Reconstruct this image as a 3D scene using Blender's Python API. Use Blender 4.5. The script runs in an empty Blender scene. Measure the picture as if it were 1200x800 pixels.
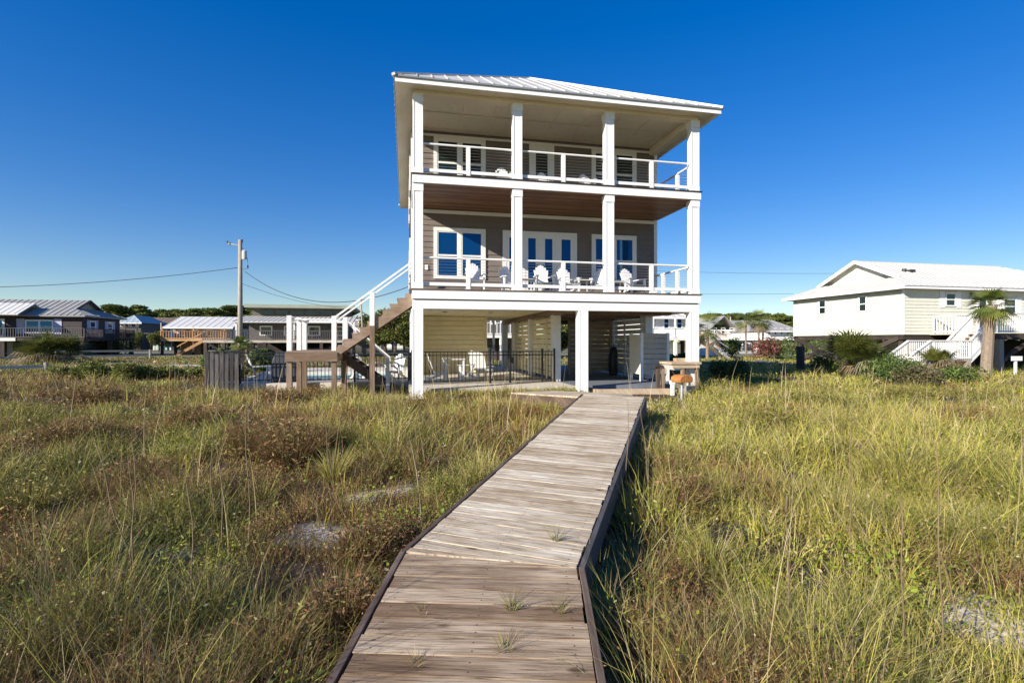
import bpy, math, random
import numpy as np
from mathutils import Vector, Matrix

random.seed(7)
RNG = np.random.default_rng(11)
R = math.radians
sc = bpy.context.scene
COL = sc.collection
YAW = R(11.7)
CA, SA = math.cos(YAW), math.sin(YAW)
OX, OY = -2.71, 14.0            # left front corner of the tall house; the eye is at z = 0
F = 600.0                       # focal length in pixels of the 1200 px wide photograph
GZ = -1.62                      # general ground level


def G(t, s, z=0.0):
    return Vector((OX + CA * t - SA * s, OY + SA * t + CA * s, z))


def T(px, s):                   # t on the row s seen at photo column px
    k = (px - 600) / F
    return (k * (OY + CA * s) - OX + SA * s) / (CA - k * SA)


# ------------------------------------------------------------------ materials
MATS = {}


def nodes_of(name):
    m = bpy.data.materials.new(name)
    m.use_nodes = True
    nt = m.node_tree
    nt.nodes.clear()
    out = nt.nodes.new('ShaderNodeOutputMaterial')
    b = nt.nodes.new('ShaderNodeBsdfPrincipled')
    nt.links.new(b.outputs[0], out.inputs[0])
    MATS[name] = m
    return m, nt, b, out


def rgb(c):
    return (c[0], c[1], c[2], 1)


def mat(name, col, rough=.6, ns=6.0, amt=.12, col2=None, bump=0.0, metallic=0.0, ior=None, stretch=None, grime=0.0):
    m, nt, b, out = nodes_of(name)
    L = nt.links.new
    tc = nt.nodes.new('ShaderNodeTexCoord')
    mp = nt.nodes.new('ShaderNodeMapping')
    if stretch:
        mp.inputs['Scale'].default_value = stretch
    L(tc.outputs['Object'], mp.inputs[0])
    n = nt.nodes.new('ShaderNodeTexNoise')
    n.inputs['Scale'].default_value = ns
    n.inputs['Detail'].default_value = 6
    n.inputs['Roughness'].default_value = .62
    L(mp.outputs[0], n.inputs['Vector'])
    r = nt.nodes.new('ShaderNodeValToRGB')
    r.color_ramp.elements[0].position = .3
    r.color_ramp.elements[1].position = .72
    a = [max(0, c * (1 - amt * 1.6)) for c in col]
    c2 = col2 if col2 else [min(1, c * (1 + amt)) for c in col]
    r.color_ramp.elements[0].color = rgb(a if not col2 else col)
    r.color_ramp.elements[1].color = rgb(c2)
    L(n.outputs['Fac'], r.inputs[0])
    src = r.outputs[0]
    if grime > 0:
        n2 = nt.nodes.new('ShaderNodeTexNoise')
        n2.inputs['Scale'].default_value = 1.3
        n2.inputs['Detail'].default_value = 8
        L(tc.outputs['Object'], n2.inputs['Vector'])
        mr = nt.nodes.new('ShaderNodeMapRange')
        mr.inputs[1].default_value = .45
        mr.inputs[2].default_value = .75
        mr.inputs[3].default_value = 0
        mr.inputs[4].default_value = grime
        L(n2.outputs['Fac'], mr.inputs[0])
        mx = nt.nodes.new('ShaderNodeMixRGB')
        mx.blend_type = 'MULTIPLY'
        mx.inputs[2].default_value = (.62, .58, .5, 1)
        L(mr.outputs[0], mx.inputs[0])
        L(src, mx.inputs[1])
        src = mx.outputs[0]
    L(src, b.inputs['Base Color'])
    b.inputs['Roughness'].default_value = rough
    b.inputs['Metallic'].default_value = metallic
    if ior:
        b.inputs['IOR'].default_value = ior
    if bump > 0:
        bp = nt.nodes.new('ShaderNodeBump')
        bp.inputs['Strength'].default_value = bump
        bp.inputs['Distance'].default_value = .02
        L(n.outputs['Fac'], bp.inputs['Height'])
        L(bp.outputs[0], b.inputs['Normal'])
    return m


def wood(name, ca, cb, dark, rough=.8, scale=1.0, var=.35, knots=0.0, fine=False):
    """plank wood: grain runs along gc.x; gc.z is a random number per plank"""
    m, nt, b, out = nodes_of(name)
    L = nt.links.new
    at = nt.nodes.new('ShaderNodeAttribute')
    at.attribute_name = 'gc'
    sp = nt.nodes.new('ShaderNodeSeparateXYZ')
    L(at.outputs['Vector'], sp.inputs[0])
    mul = nt.nodes.new('ShaderNodeMath')
    mul.operation = 'MULTIPLY'
    mul.inputs[1].default_value = 37.0
    L(sp.outputs[2], mul.inputs[0])
    cx = nt.nodes.new('ShaderNodeCombineXYZ')
    L(sp.outputs[0], cx.inputs[0])
    L(sp.outputs[1], cx.inputs[1])
    L(mul.outputs[0], cx.inputs[2])
    mp = nt.nodes.new('ShaderNodeMapping')
    mp.inputs['Scale'].default_value = (1.6 * scale, 34 * scale, 1)
    L(cx.outputs[0], mp.inputs[0])
    g = nt.nodes.new('ShaderNodeTexNoise')
    g.inputs['Scale'].default_value = 1.0
    g.inputs['Detail'].default_value = 8
    g.inputs['Roughness'].default_value = .7
    g.inputs['Distortion'].default_value = .5
    L(mp.outputs[0], g.inputs['Vector'])
    mp2 = nt.nodes.new('ShaderNodeMapping')
    mp2.inputs['Scale'].default_value = (1.3, 3.2, 1)
    L(cx.outputs[0], mp2.inputs[0])
    blotch = nt.nodes.new('ShaderNodeTexNoise')
    blotch.inputs['Scale'].default_value = 1.4
    blotch.inputs['Detail'].default_value = 5
    L(mp2.outputs[0], blotch.inputs['Vector'])
    mixf = nt.nodes.new('ShaderNodeMath')
    mixf.operation = 'MULTIPLY_ADD'
    mixf.inputs[1].default_value = var * 1.6
    L(sp.outputs[2], mixf.inputs[0])
    add = nt.nodes.new('ShaderNodeMath')
    add.operation = 'SUBTRACT'
    add.inputs[1].default_value = var * .8
    L(blotch.outputs['Fac'], add.inputs[0])
    L(add.outputs[0], mixf.inputs[2])
    r1 = nt.nodes.new('ShaderNodeValToRGB')
    r1.color_ramp.elements[0].position = .32
    r1.color_ramp.elements[0].color = rgb(ca)
    r1.color_ramp.elements[1].position = .68
    r1.color_ramp.elements[1].color = rgb(cb)
    L(mixf.outputs[0], r1.inputs[0])
    r2 = nt.nodes.new('ShaderNodeValToRGB')
    r2.color_ramp.elements[0].position = .33
    r2.color_ramp.elements[0].color = rgb(dark)
    r2.color_ramp.elements[1].position = .56
    r2.color_ramp.elements[1].color = (1, 1, 1, 1)
    L(g.outputs['Fac'], r2.inputs[0])
    mx = nt.nodes.new('ShaderNodeMixRGB')
    mx.blend_type = 'MULTIPLY'
    mx.inputs[0].default_value = .75
    L(r1.outputs[0], mx.inputs[1])
    L(r2.outputs[0], mx.inputs[2])
    src = mx.outputs[0]
    if knots > 0:
        mp3 = nt.nodes.new('ShaderNodeMapping')
        mp3.inputs['Scale'].default_value = (1.7, 4.2, 1)
        L(cx.outputs[0], mp3.inputs[0])
        v = nt.nodes.new('ShaderNodeTexVoronoi')
        v.inputs['Scale'].default_value = 1.0
        L(mp3.outputs[0], v.inputs['Vector'])
        rk = nt.nodes.new('ShaderNodeValToRGB')
        rk.color_ramp.elements[0].position = .045
        rk.color_ramp.elements[0].color = (.28, .2, .15, 1)
        rk.color_ramp.elements[1].position = .1
        rk.color_ramp.elements[1].color = (1, 1, 1, 1)
        L(v.outputs['Distance'], rk.inputs[0])
        m3 = nt.nodes.new('ShaderNodeMixRGB')
        m3.blend_type = 'MULTIPLY'
        m3.inputs[0].default_value = knots
        L(src, m3.inputs[1])
        L(rk.outputs[0], m3.inputs[2])
        src = m3.outputs[0]
    if fine:
        def M(op, a, b_=None, c=None):
            n_ = nt.nodes.new('ShaderNodeMath'); n_.operation = op
            for i_, v_ in enumerate((a, b_, c)):
                if v_ is None: continue
                if isinstance(v_, (int, float)): n_.inputs[i_].default_value = v_
                else: L(v_, n_.inputs[i_])
            return n_.outputs[0]
        # hairline cracks along the grain
        mp4 = nt.nodes.new('ShaderNodeMapping'); mp4.inputs['Scale'].default_value = (5, 150, 1); L(cx.outputs[0], mp4.inputs[0])
        g2 = nt.nodes.new('ShaderNodeTexNoise'); g2.inputs['Scale'].default_value = 1; g2.inputs['Detail'].default_value = 4; L(mp4.outputs[0], g2.inputs['Vector'])
        r4 = nt.nodes.new('ShaderNodeValToRGB'); r4.color_ramp.elements[0].position = .36; r4.color_ramp.elements[0].color = (.30, .24, .19, 1)
        r4.color_ramp.elements[1].position = .47; r4.color_ramp.elements[1].color = (1, 1, 1, 1); L(g2.outputs['Fac'], r4.inputs[0])
        m4 = nt.nodes.new('ShaderNodeMixRGB'); m4.blend_type = 'MULTIPLY'; m4.inputs[0].default_value = .8
        L(src, m4.inputs[1]); L(r4.outputs[0], m4.inputs[2]); src = m4.outputs[0]
        # screw heads over the joists
        ax = M('ABSOLUTE', sp.outputs[0]); px_ = M('MINIMUM', M('ABSOLUTE', M('SUBTRACT', ax, .52)), ax)
        py_ = M('MINIMUM', M('ABSOLUTE', M('SUBTRACT', sp.outputs[1], .035)), M('ABSOLUTE', M('SUBTRACT', sp.outputs[1], .100)))
        d_ = M('SQRT', M('ADD', M('MULTIPLY', px_, px_), M('MULTIPLY', py_, py_)))
        f_ = M('MULTIPLY', M('LESS_THAN', d_, .0055), .85)
        m5 = nt.nodes.new('ShaderNodeMixRGB'); L(f_, m5.inputs[0]); L(src, m5.inputs[1]); m5.inputs[2].default_value = (.05, .035, .03, 1); src = m5.outputs[0]
    L(src, b.inputs['Base Color'])
    b.inputs['Roughness'].default_value = rough
    bp = nt.nodes.new('ShaderNodeBump')
    bp.inputs['Strength'].default_value = .5
    bp.inputs['Distance'].default_value = .006
    L(g.outputs['Fac'], bp.inputs['Height'])
    L(bp.outputs[0], b.inputs['Normal'])
    return m


def leafmat(name, trans=.3, rough=.55):
    """foliage whose colour is the per-blade attribute 'col'"""
    m, nt, b, out = nodes_of(name)
    L = nt.links.new
    at = nt.nodes.new('ShaderNodeAttribute')
    at.attribute_name = 'col'
    L(at.outputs['Color'], b.inputs['Base Color'])
    b.inputs['Roughness'].default_value = rough
    b.inputs['Specular IOR Level'].default_value = .25
    tr = nt.nodes.new('ShaderNodeBsdfTranslucent')
    L(at.outputs['Color'], tr.inputs[0])
    mx = nt.nodes.new('ShaderNodeMixShader')
    mx.inputs[0].default_value = trans
    L(b.outputs[0], mx.inputs[1])
    L(tr.outputs[0], mx.inputs[2])
    L(mx.outputs[0], out.inputs[0])
    return m


mat('white_paint', (.87, .86, .84), .45, 9, .03, grime=.14, bump=.05)
mat('white_rail', (.80, .79, .77), .4, 9, .03)
mat('soffit', (.90, .80, .60), .6, 5, .04, grime=.1)
mat('fascia_white', (.88, .87, .85), .5, 5, .03)
mat('taupe_siding', (.185, .152, .132), .65, 3, .08, bump=.05)
mat('cream_siding', (.86, .77, .51), .6, 3, .05, grime=.2)
mat('yellow_siding', (.68, .68, .57), .6, 3, .04, grime=.12)
mat('metal_roof', (.55, .54, .50), .42, 2, .08, grime=.3)
mat('pale_roof', (.60, .58, .53), .5, 1.5, .04, grime=.12)
mat('grey_roof', (.34, .335, .32), .7, 1.5, .1, grime=.3)
mat('roof_edge', (.22, .23, .24), .5, 5, .08)
mat('blue_roof', (.34, .42, .46), .85, 1.5, .08)
mat('green_roof', (.30, .33, .26), .5, 1.5, .08)
mat('white_roof', (.62, .61, .57), .8, 1.5, .04)
mat('brown_roof', (.20, .14, .11), .8, 2, .15)
mat('dark_wall', (.055, .042, .045), .8, 3, .2, stretch=(1, 1, 4))
mat('dark_grey_wall', (.12, .11, .10), .8, 2, .2, stretch=(1, 1, 4))
mat('grey_wall', (.33, .31, .28), .8, 2, .12, stretch=(1, 1, 4))
mat('pink_wall', (.62, .46, .40), .8, 2, .08)
mat('white_wall', (.76, .75, .71), .7, 2, .05)
mat('aqua_wall', (.42, .62, .58), .7, 2, .05)
mat('shutter_lilac', (.45, .45, .58), .7, 2, .05)
mat('black_metal', (.012, .012, .013), .4, 8, .1)
mat('underhouse_shade', (.02, .018, .017), .8, 4, .2)  # near-black colour standing in for the shade beneath raised houses
mat('concrete', (.50, .46, .40), .85, 4, .14, bump=.15, grime=.3)
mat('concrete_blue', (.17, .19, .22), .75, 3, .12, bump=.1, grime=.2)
mat('pool_deck', (.62, .57, .48), .8, 4, .08, grime=.2)
mat('pool_water', (.10, .42, .55), .05, 3, .2, bump=.1)
mat('wire_metal', (.05, .05, .055), .5, 4, .1)
mat('cable_steel', (.55, .55, .55), .3, 4, .1, metallic=.7)
mat('pole_wood', (.36, .32, .26), .85, 3, .2, stretch=(6, 6, 1))
mat('transformer_grey', (.55, .56, .56), .5, 4, .08)
mat('cabin_paint', (.50, .455, .38), .6, 4, .06, grime=.25)
mat('rust', (.34, .12, .035), .8, 9, .25, col2=(.52, .22, .06), bump=.3)
mat('galvanised', (.42, .45, .47), .45, 7, .15, metallic=.4)
mat('plastic_white', (.80, .80, .79), .4, 5, .03)
mat('dark_cover', (.05, .06, .075), .7, 5, .2)
mat('trunk_bark', (.16, .12, .09), .95, 6, .3, bump=.4, stretch=(1, 1, .3))
mat('palm_trunk', (.27, .21, .155), .95, 10, .3, bump=.8, stretch=(1, 1, 3))
mat('asphalt', (.17, .17, .165), .9, 6, .12, grime=.3)
mat('sand_light', (.60, .55, .46), .95, 3, .12, bump=.2)
mat('straw_stalk', (.21, .145, .08), .8, 20, .2, stretch=(1, 1, .2))
mat('blind_dark', (.02, .035, .035), .12, 2, .1)
mat('lamp_black', (.03, .03, .03), .5, 5, .1)
mat('lime_mulch', (.33, .27, .2), .95, 9, .2, bump=.4)
wood('deck_wood', (.46, .36, .235), (.74, .66, .51), (.38, .29, .22), .85, 1.0, .20, .9, fine=True)
wood('deck_wood_brown', (.24, .155, .085), (.56, .44, .30), (.28, .21, .16), .8, 1.0, .20, .95, fine=True)
wood('rim_wood', (.10, .065, .045), (.22, .16, .12), (.4, .36, .34), .85, 1.0, .3, .3)
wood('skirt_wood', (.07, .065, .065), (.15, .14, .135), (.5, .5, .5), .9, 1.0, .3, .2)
wood('stair_wood', (.19, .125, .08), (.34, .25, .18), (.5, .42, .35), .8, 1.0, .3, .3)
wood('tan_wood', (.40, .29, .19), (.56, .44, .31), (.62, .55, .45), .8, 1.0, .3, .3)
wood('ceiling_wood', (.17, .075, .03), (.36, .18, .08), (.5, .42, .36), .45, .8, .4, .0)
wood('fence_wood', (.045, .040, .040), (.13, .12, .115), (.4, .38, .38), .9, 1.0, .4, .2)
wood('dark_timber', (.035, .026, .02), (.09, .065, .05), (.5, .5, .5), .9, 1.0, .3, .0)
wood('orange_deck', (.45, .24, .10), (.62, .38, .18), (.6, .5, .45), .8, 1.0, .3, .0)
wood('rail_timber', (.38, .34, .28), (.56, .5, .42), (.6, .55, .5), .85, 1.0, .3, .0)
leafmat('grass_leaf', .20, .65)
leafmat('tree_leaf', .22)
leafmat('palm_leaf', .25, .45)

# window glass: blue of the reflected sky put into base colour and specular tint
m, nt, b, out = nodes_of('window_glass')
b.inputs['Base Color'].default_value = (.002, .035, .11, 1)
b.inputs['Roughness'].default_value = .03
b.inputs['IOR'].default_value = 1.9
b.inputs['Specular Tint'].default_value = (.15, .5, 1, 1)
m, nt, b, out = nodes_of('window_green')
b.inputs['Base Color'].default_value = (.008, .02, .018, 1)
b.inputs['Roughness'].default_value = .08
b.inputs['IOR'].default_value = 1.6


# ------------------------------------------------------------------ mesh builder
class MB:
    def __init__(self):
        self.v, self.f, self.g = [], [], []

    def add(self, vs, fs, gc=None):
        n = len(self.v)
        self.v += [tuple(p) for p in vs]
        self.f += [tuple(i + n for i in f) for f in fs]
        if gc is None:
            r = random.random()
            gc = [(p[0], p[1] + p[2] * .7, r) for p in vs]
        self.g += gc
        return self

    def box(self, x0, x1, y0, y1, z0, z1):
        if x1 < x0: x0, x1 = x1, x0
        if y1 < y0: y0, y1 = y1, y0
        if z1 < z0: z0, z1 = z1, z0
        vs = [(x, y, z) for x in (x0, x1) for y in (y0, y1) for z in (z0, z1)]
        fs = [(0, 1, 3, 2), (4, 6, 7, 5), (0, 4, 5, 1), (2, 3, 7, 6), (0, 2, 6, 4), (1, 5, 7, 3)]
        d = [x1 - x0, y1 - y0, z1 - z0]
        o = sorted(range(3), key=lambda i: -d[i])
        r = random.random()
        gc = [(p[o[0]], p[o[1]] + p[o[2]], r) for p in vs]
        return self.add(vs, fs, gc)

    def bar(self, a, b, w, h, up=(0, 0, 1)):
        a, b = Vector(a), Vector(b)
        d = (b - a)
        L = d.length
        d.normalize()
        up = Vector(up)
        if abs(d.dot(up)) > .98:
            up = Vector((0, 1, 0))
        x = d.cross(up).normalized()
        u = x.cross(d).normalized()
        vs, gc = [], []
        r = random.random()
        for k, p in ((0, a), (L, b)):
            for sx, su in ((-1, -1), (1, -1), (1, 1), (-1, 1)):
                vs.append(p + x * sx * w / 2 + u * su * h / 2)
                gc.append((k, sx * w / 2 + su * h / 2 + p.x, r))
        fs = [(3, 2, 1, 0), (4, 5, 6, 7)] + [(i, (i + 1) % 4, 4 + (i + 1) % 4, 4 + i) for i in range(4)]
        return self.add(vs, fs, gc)

    def tube(self, pts, rad, n=8, caps=True):
        pts = [Vector(p) for p in pts]
        if not hasattr(rad, '__len__'):
            rad = [rad] * len(pts)
        rings = []
        for i, p in enumerate(pts):
            d = (pts[min(i + 1, len(pts) - 1)] - pts[max(i - 1, 0)]).normalized()
            up = Vector((0, 0, 1)) if abs(d.z) < .95 else Vector((1, 0, 0))
            x = d.cross(up).normalized()
            y = x.cross(d)
            rings.append([p + (x * math.cos(2 * math.pi * k / n) + y * math.sin(2 * math.pi * k / n)) * rad[i] for k in range(n)])
        vs = [q for r_ in rings for q in r_]
        fs = []
        for i in range(len(pts) - 1):
            for k in range(n):
                fs.append((i * n + k, i * n + (k + 1) % n, (i + 1) * n + (k + 1) % n, (i + 1) * n + k))
        if caps:
            fs.append(tuple(range(n - 1, -1, -1)))
            fs.append(tuple((len(pts) - 1) * n + k for k in range(n)))
        return self.add(vs, fs)

    def prism(self, poly, axis, a, b):
        """poly: 2-D outline; axis 'y' extrudes an x-z outline from y=a to y=b, 'x' a y-z one, 'z' an x-y one"""
        n = len(poly)
        def P(p, k):
            return {'y': (p[0], k, p[1]), 'x': (k, p[0], p[1]), 'z': (p[0], p[1], k)}[axis]
        vs = [P(p, a) for p in poly] + [P(p, b) for p in poly]
        fs = [tuple(range(n)), tuple(range(2 * n - 1, n - 1, -1))] + [(i, n + i, n + (i + 1) % n, (i + 1) % n) for i in range(n)]
        return self.add(vs, fs)

    def quad(self, *p):
        return self.add(p, [tuple(range(len(p)))])

    def build(self, name, material, parent=None, bevel=0, smooth=False, loc=None, rz=0):
        me = bpy.data.meshes.new(name)
        me.from_pydata(self.v, [], self.f)
        at = me.attributes.new('gc', 'FLOAT_VECTOR', 'POINT')
        at.data.foreach_set('vector', np.array(self.g, dtype=np.float32).ravel())
        me.materials.append(MATS[material])
        me.update()
        import bmesh
        bm = bmesh.new()
        bm.from_mesh(me)
        bmesh.ops.recalc_face_normals(bm, faces=bm.faces)
        bm.to_mesh(me)
        bm.free()
        if smooth:
            me.polygons.foreach_set('use_smooth', [True] * len(me.polygons))
        o = bpy.data.objects.new(name, me)
        COL.objects.link(o)
        if parent:
            o.parent = parent
        if loc is not None:
            o.location = loc
        o.rotation_euler.z = rz
        if bevel:
            md = o.modifiers.new('b', 'BEVEL')
            md.width = bevel
            md.segments = 2
            md.limit_method = 'ANGLE'
        return o


def tag(o, label=None, cat=None, group=None, kind=None):
    if label: o['label'] = label
    if cat: o['category'] = cat
    if group: o['group'] = group
    if kind: o['kind'] = kind
    return o


def empty(name, loc, rz=0, label=None, cat=None, group=None):
    o = bpy.data.objects.new(name, None)
    o.empty_display_size = .2
    COL.objects.link(o)
    o.location = loc
    o.rotation_euler.z = rz
    return tag(o, label, cat, group)


def copy_tree(o, parent=None):
    c = o.copy()
    COL.objects.link(c)
    c.parent = parent
    for ch in list(o.children):
        copy_tree(ch, c)
    return c


# ------------------------------------------------------------------ noise
_tab = RNG.random((512, 512)).astype(np.float32)


def vnoise(x, y, s, seed=0):
    x = np.asarray(x, dtype=np.float64) / s + 37.1 * seed + 200
    y = np.asarray(y, dtype=np.float64) / s + 91.7 * seed + 200
    xi, yi = np.floor(x).astype(int), np.floor(y).astype(int)
    fx, fy = x - xi, y - yi
    fx, fy = fx * fx * (3 - 2 * fx), fy * fy * (3 - 2 * fy)
    g = lambda i, j: _tab[i % 512, j % 512]
    return (g(xi, yi) * (1 - fx) + g(xi + 1, yi) * fx) * (1 - fy) + (g(xi, yi + 1) * (1 - fx) + g(xi + 1, yi + 1) * fx) * fy


def fbm(x, y, s, seed=0, o=4):
    r, a, t = 0, 1, 0
    for k in range(o):
        r = r + a * vnoise(x, y, s / 2 ** k, seed + k * 3)
        t += a
        a *= .5
    return r / t


def smooth(a, b, x):
    t = np.clip((x - a) / (b - a), 0, 1)
    return t * t * (3 - 2 * t)


def ground_h(x, y):
    x = np.asarray(x, float); y = np.asarray(y, float)
    near = 1 - smooth(4, 11, y)
    h = GZ - .34 * near
    amp = 1 - smooth(12, 24, y)
    h = h + ((fbm(x, y, 2.6, 1) - .5) * .42 + (fbm(x, y, 9, 5, 2) - .5) * .3) * amp
    # footprint of the house stays level
    dx, dy = x - OX, y - OY
    t = dx * CA + dy * SA
    s = -dx * SA + dy * CA
    inside = smooth(-9.5, -7.5, t) * (1 - smooth(9.5, 11.5, t)) * smooth(-1.2, .2, s) * (1 - smooth(15, 18, s))
    h = h * (1 - inside) + (GZ - .03) * inside
    pat = smooth(-.1, .5, t) * (1 - smooth(9.3, 10.2, t)) * smooth(-.7, .3, s) * (1 - smooth(14, 16, s))
    h = h * (1 - pat) + (-1.47) * pat
    return h


SAND = [(-1.95, 5.1, .85, .30), (-3.6, 4.6, .8, .26), (-1.7, 6.2, .45, .25), (3.3, 3.6, .42, .4), (-3.7, 15.2, 1.3, .55),
        (3.6, 13.6, 1.3, .6), (-4.9, 5.4, .5, .15), (5.5, 6.0, .4, .12), (-1.1, 7.9, .3, .12), (-2.9, 3.6, .3, .15)]


def sandmask(x, y):
    x = np.asarray(x, float); y = np.asarray(y, float)
    m = np.zeros_like(x)
    n = (fbm(x, y, .42, 9, 4) - .5) * 2.6
    for cx, cy, a, b_ in SAND:
        d = np.sqrt(((x - cx) / a) ** 2 + ((y - cy) / b_) ** 2)
        m = np.maximum(m, 1 - smooth(.65, 1.15, d + n * .7))
    return m


# boardwalk: stations of the centre line (x, y, z) and section half width
BW = .595
BWZ = lambda y: -1.50 + (.062 * (y - 3.53))
PATH = [(-.31, .3), (-.157, 3.53), (2.03, 10.25)]
LEG3 = [(1.95, 10.35), (.50, 13.72)]


def seg_dist(x, y, a, b):
    ax, ay = a; bx, by = b
    dx, dy = bx - ax, by - ay
    t = np.clip(((x - ax) * dx + (y - ay) * dy) / (dx * dx + dy * dy), 0, 1)
    return np.hypot(x - ax - t * dx, y - ay - t * dy)


def walk_dist(x, y):
    return np.minimum(np.minimum(seg_dist(x, y, (-.45, -3), PATH[1]), seg_dist(x, y, PATH[1], PATH[2])), seg_dist(x, y, LEG3[0], LEG3[1]))


# ------------------------------------------------------------------ ground
def axis(a, b, knots):
    out = [a]
    v = a
    while v < b:
        st = np.interp(abs(v), [k[0] for k in knots], [k[1] for k in knots])
        v += st
        out.append(v)
    return np.array(out)


xs = axis(-900, 900, [(0, .09), (6, .10), (14, .3), (40, 1.5), (100, 8), (900, 90)])
ys = axis(-12, 1500, [(0, .09), (8, .1), (16, .25), (40, 1.2), (100, 6), (1500, 120)])
GX, GY = np.meshgrid(xs, ys)
H = ground_h(GX, GY)
nx, ny = len(xs), len(ys)
verts = np.stack([GX, GY, H], -1).reshape(-1, 3).astype(np.float32)


def raw_mesh(name, verts, quads, tris=None, col=None, material=None):
    me = bpy.data.meshes.new(name)
    nv = len(verts)
    me.vertices.add(nv)
    me.vertices.foreach_set('co', verts.astype(np.float32).ravel())
    nq = len(quads)
    ntr = 0 if tris is None else len(tris)
    loops = np.concatenate([quads.ravel(), tris.ravel()]) if ntr else quads.ravel()
    me.loops.add(len(loops))
    me.loops.foreach_set('vertex_index', loops.astype(np.int32))
    me.polygons.add(nq + ntr)
    st = np.concatenate([np.arange(nq) * 4, nq * 4 + np.arange(ntr) * 3]).astype(np.int32)
    tot = np.concatenate([np.full(nq, 4), np.full(ntr, 3)]).astype(np.int32)
    me.polygons.foreach_set('loop_start', st)
    me.polygons.foreach_set('loop_total', tot)
    if col is not None:
        a = me.attributes.new('col', 'FLOAT_COLOR', 'POINT')
        c4 = np.ones((nv, 4), np.float32)
        c4[:, :3] = col
        a.data.foreach_set('color', c4.ravel())
    me.update()
    if material:
        me.materials.append(MATS[material])
    return me


ii, jj = np.meshgrid(np.arange(nx - 1), np.arange(ny - 1))
a0 = (jj * nx + ii).ravel()
quads = np.stack([a0, a0 + 1, a0 + 1 + nx, a0 + nx], -1)
sm = sandmask(GX, GY).ravel()
# ground tint: litter and soil near, mown yellow-green lots and pale sand far
c_soil = np.array([.060, .042, .026]); c_sand = np.array([.80, .72, .58]); c_lot = np.array([.15, .145, .045]); c_lot2 = np.array([.27, .23, .12])
nz = fbm(GX, GY, .35, 3).ravel()[:, None]
farw = smooth(20, 34, GY).ravel()[:, None]
lot = c_lot + (c_lot2 - c_lot) * smooth(.4, .65, fbm(GX, GY, 9, 21).ravel())[:, None]
soil = c_soil * (.6 + .9 * nz)
gc = soil * (1 - farw) + lot * farw
gc = gc * (1 - sm[:, None]) + (c_sand * (.8 + .4 * nz)) * sm[:, None]
m, nt, b, out = nodes_of('ground_soil')
at = nt.nodes.new('ShaderNodeAttribute'); at.attribute_name = 'col'
tcn = nt.nodes.new('ShaderNodeTexCoord')
nn = nt.nodes.new('ShaderNodeTexNoise'); nn.inputs['Scale'].default_value = 22; nn.inputs['Detail'].default_value = 8
nt.links.new(tcn.outputs['Object'], nn.inputs['Vector'])
rr = nt.nodes.new('ShaderNodeValToRGB'); rr.color_ramp.elements[0].position = .35; rr.color_ramp.elements[0].color = (.5, .48, .45, 1)
rr.color_ramp.elements[1].position = .62; rr.color_ramp.elements[1].color = (1.0, 1.0, 1.0, 1)
nt.links.new(nn.outputs['Fac'], rr.inputs[0])
mx = nt.nodes.new('ShaderNodeMixRGB'); mx.blend_type = 'MULTIPLY'; mx.inputs[0].default_value = 1
nt.links.new(at.outputs['Color'], mx.inputs[1]); nt.links.new(rr.outputs[0], mx.inputs[2])
nt.links.new(mx.outputs[0], b.inputs['Base Color'])
b.inputs['Roughness'].default_value = .95
bp = nt.nodes.new('ShaderNodeBump'); bp.inputs['Strength'].default_value = .35; bp.inputs['Distance'].default_value = .02
nt.links.new(nn.outputs['Fac'], bp.inputs['Height']); nt.links.new(bp.outputs[0], b.inputs['Normal'])
me = raw_mesh('ground', verts, quads, None, gc, 'ground_soil')
me.polygons.foreach_set('use_smooth', np.ones(len(quads), bool))
g = bpy.data.objects.new('ground', me); COL.objects.link(g); tag(g, kind='structure')


# ------------------------------------------------------------------ blades (stuff)
def blades(n_segs, base, az, lean, L, w, curve, col, tipcol, roll=None):
    """n blades as tapered strips; base (n,3); lean/curve radians from vertical at root / extra bend at tip"""
    n = len(base)
    k = n_segs
    pts = []
    p = base.copy()
    d_h = np.stack([np.cos(az), np.sin(az)], -1)
    if roll is None:
        roll = RNG.random(n) * np.pi
    side = np.stack([np.cos(roll), np.sin(roll), np.zeros(n)], -1)
    pts.append(p.copy())
    for i in range(k):
        a = lean + curve * ((i + .5) / k) ** 1.3
        st = L / k
        p = p + np.concatenate([d_h * (np.sin(a) * st)[:, None], (np.cos(a) * st)[:, None]], 1)
        pts.append(p.copy())
    V = np.empty((n, 2 * k + 1, 3), np.float32)
    C = np.empty((n, 2 * k + 1, 3), np.float32)
    for i in range(k):
        ww = (w * (1 - .75 * (i / k) ** 1.5) / 2)[:, None]
        V[:, 2 * i] = pts[i] - side * ww
        V[:, 2 * i + 1] = pts[i] + side * ww
        f = (i / k)
        cc = col * (1 - f) + tipcol * f
        C[:, 2 * i] = cc
        C[:, 2 * i + 1] = cc
    V[:, 2 * k] = pts[k]
    C[:, 2 * k] = tipcol
    o = (np.arange(n) * (2 * k + 1))[:, None]
    Q = np.concatenate([o + np.array([2 * i, 2 * i + 1, 2 * i + 3, 2 * i + 2]) for i in range(k - 1)], 0) if k > 1 else np.zeros((0, 4), int)
    Tt = o + np.array([2 * k - 2, 2 * k - 1, 2 * k])
    return V.reshape(-1, 3), Q, Tt, C.reshape(-1, 3)


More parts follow.
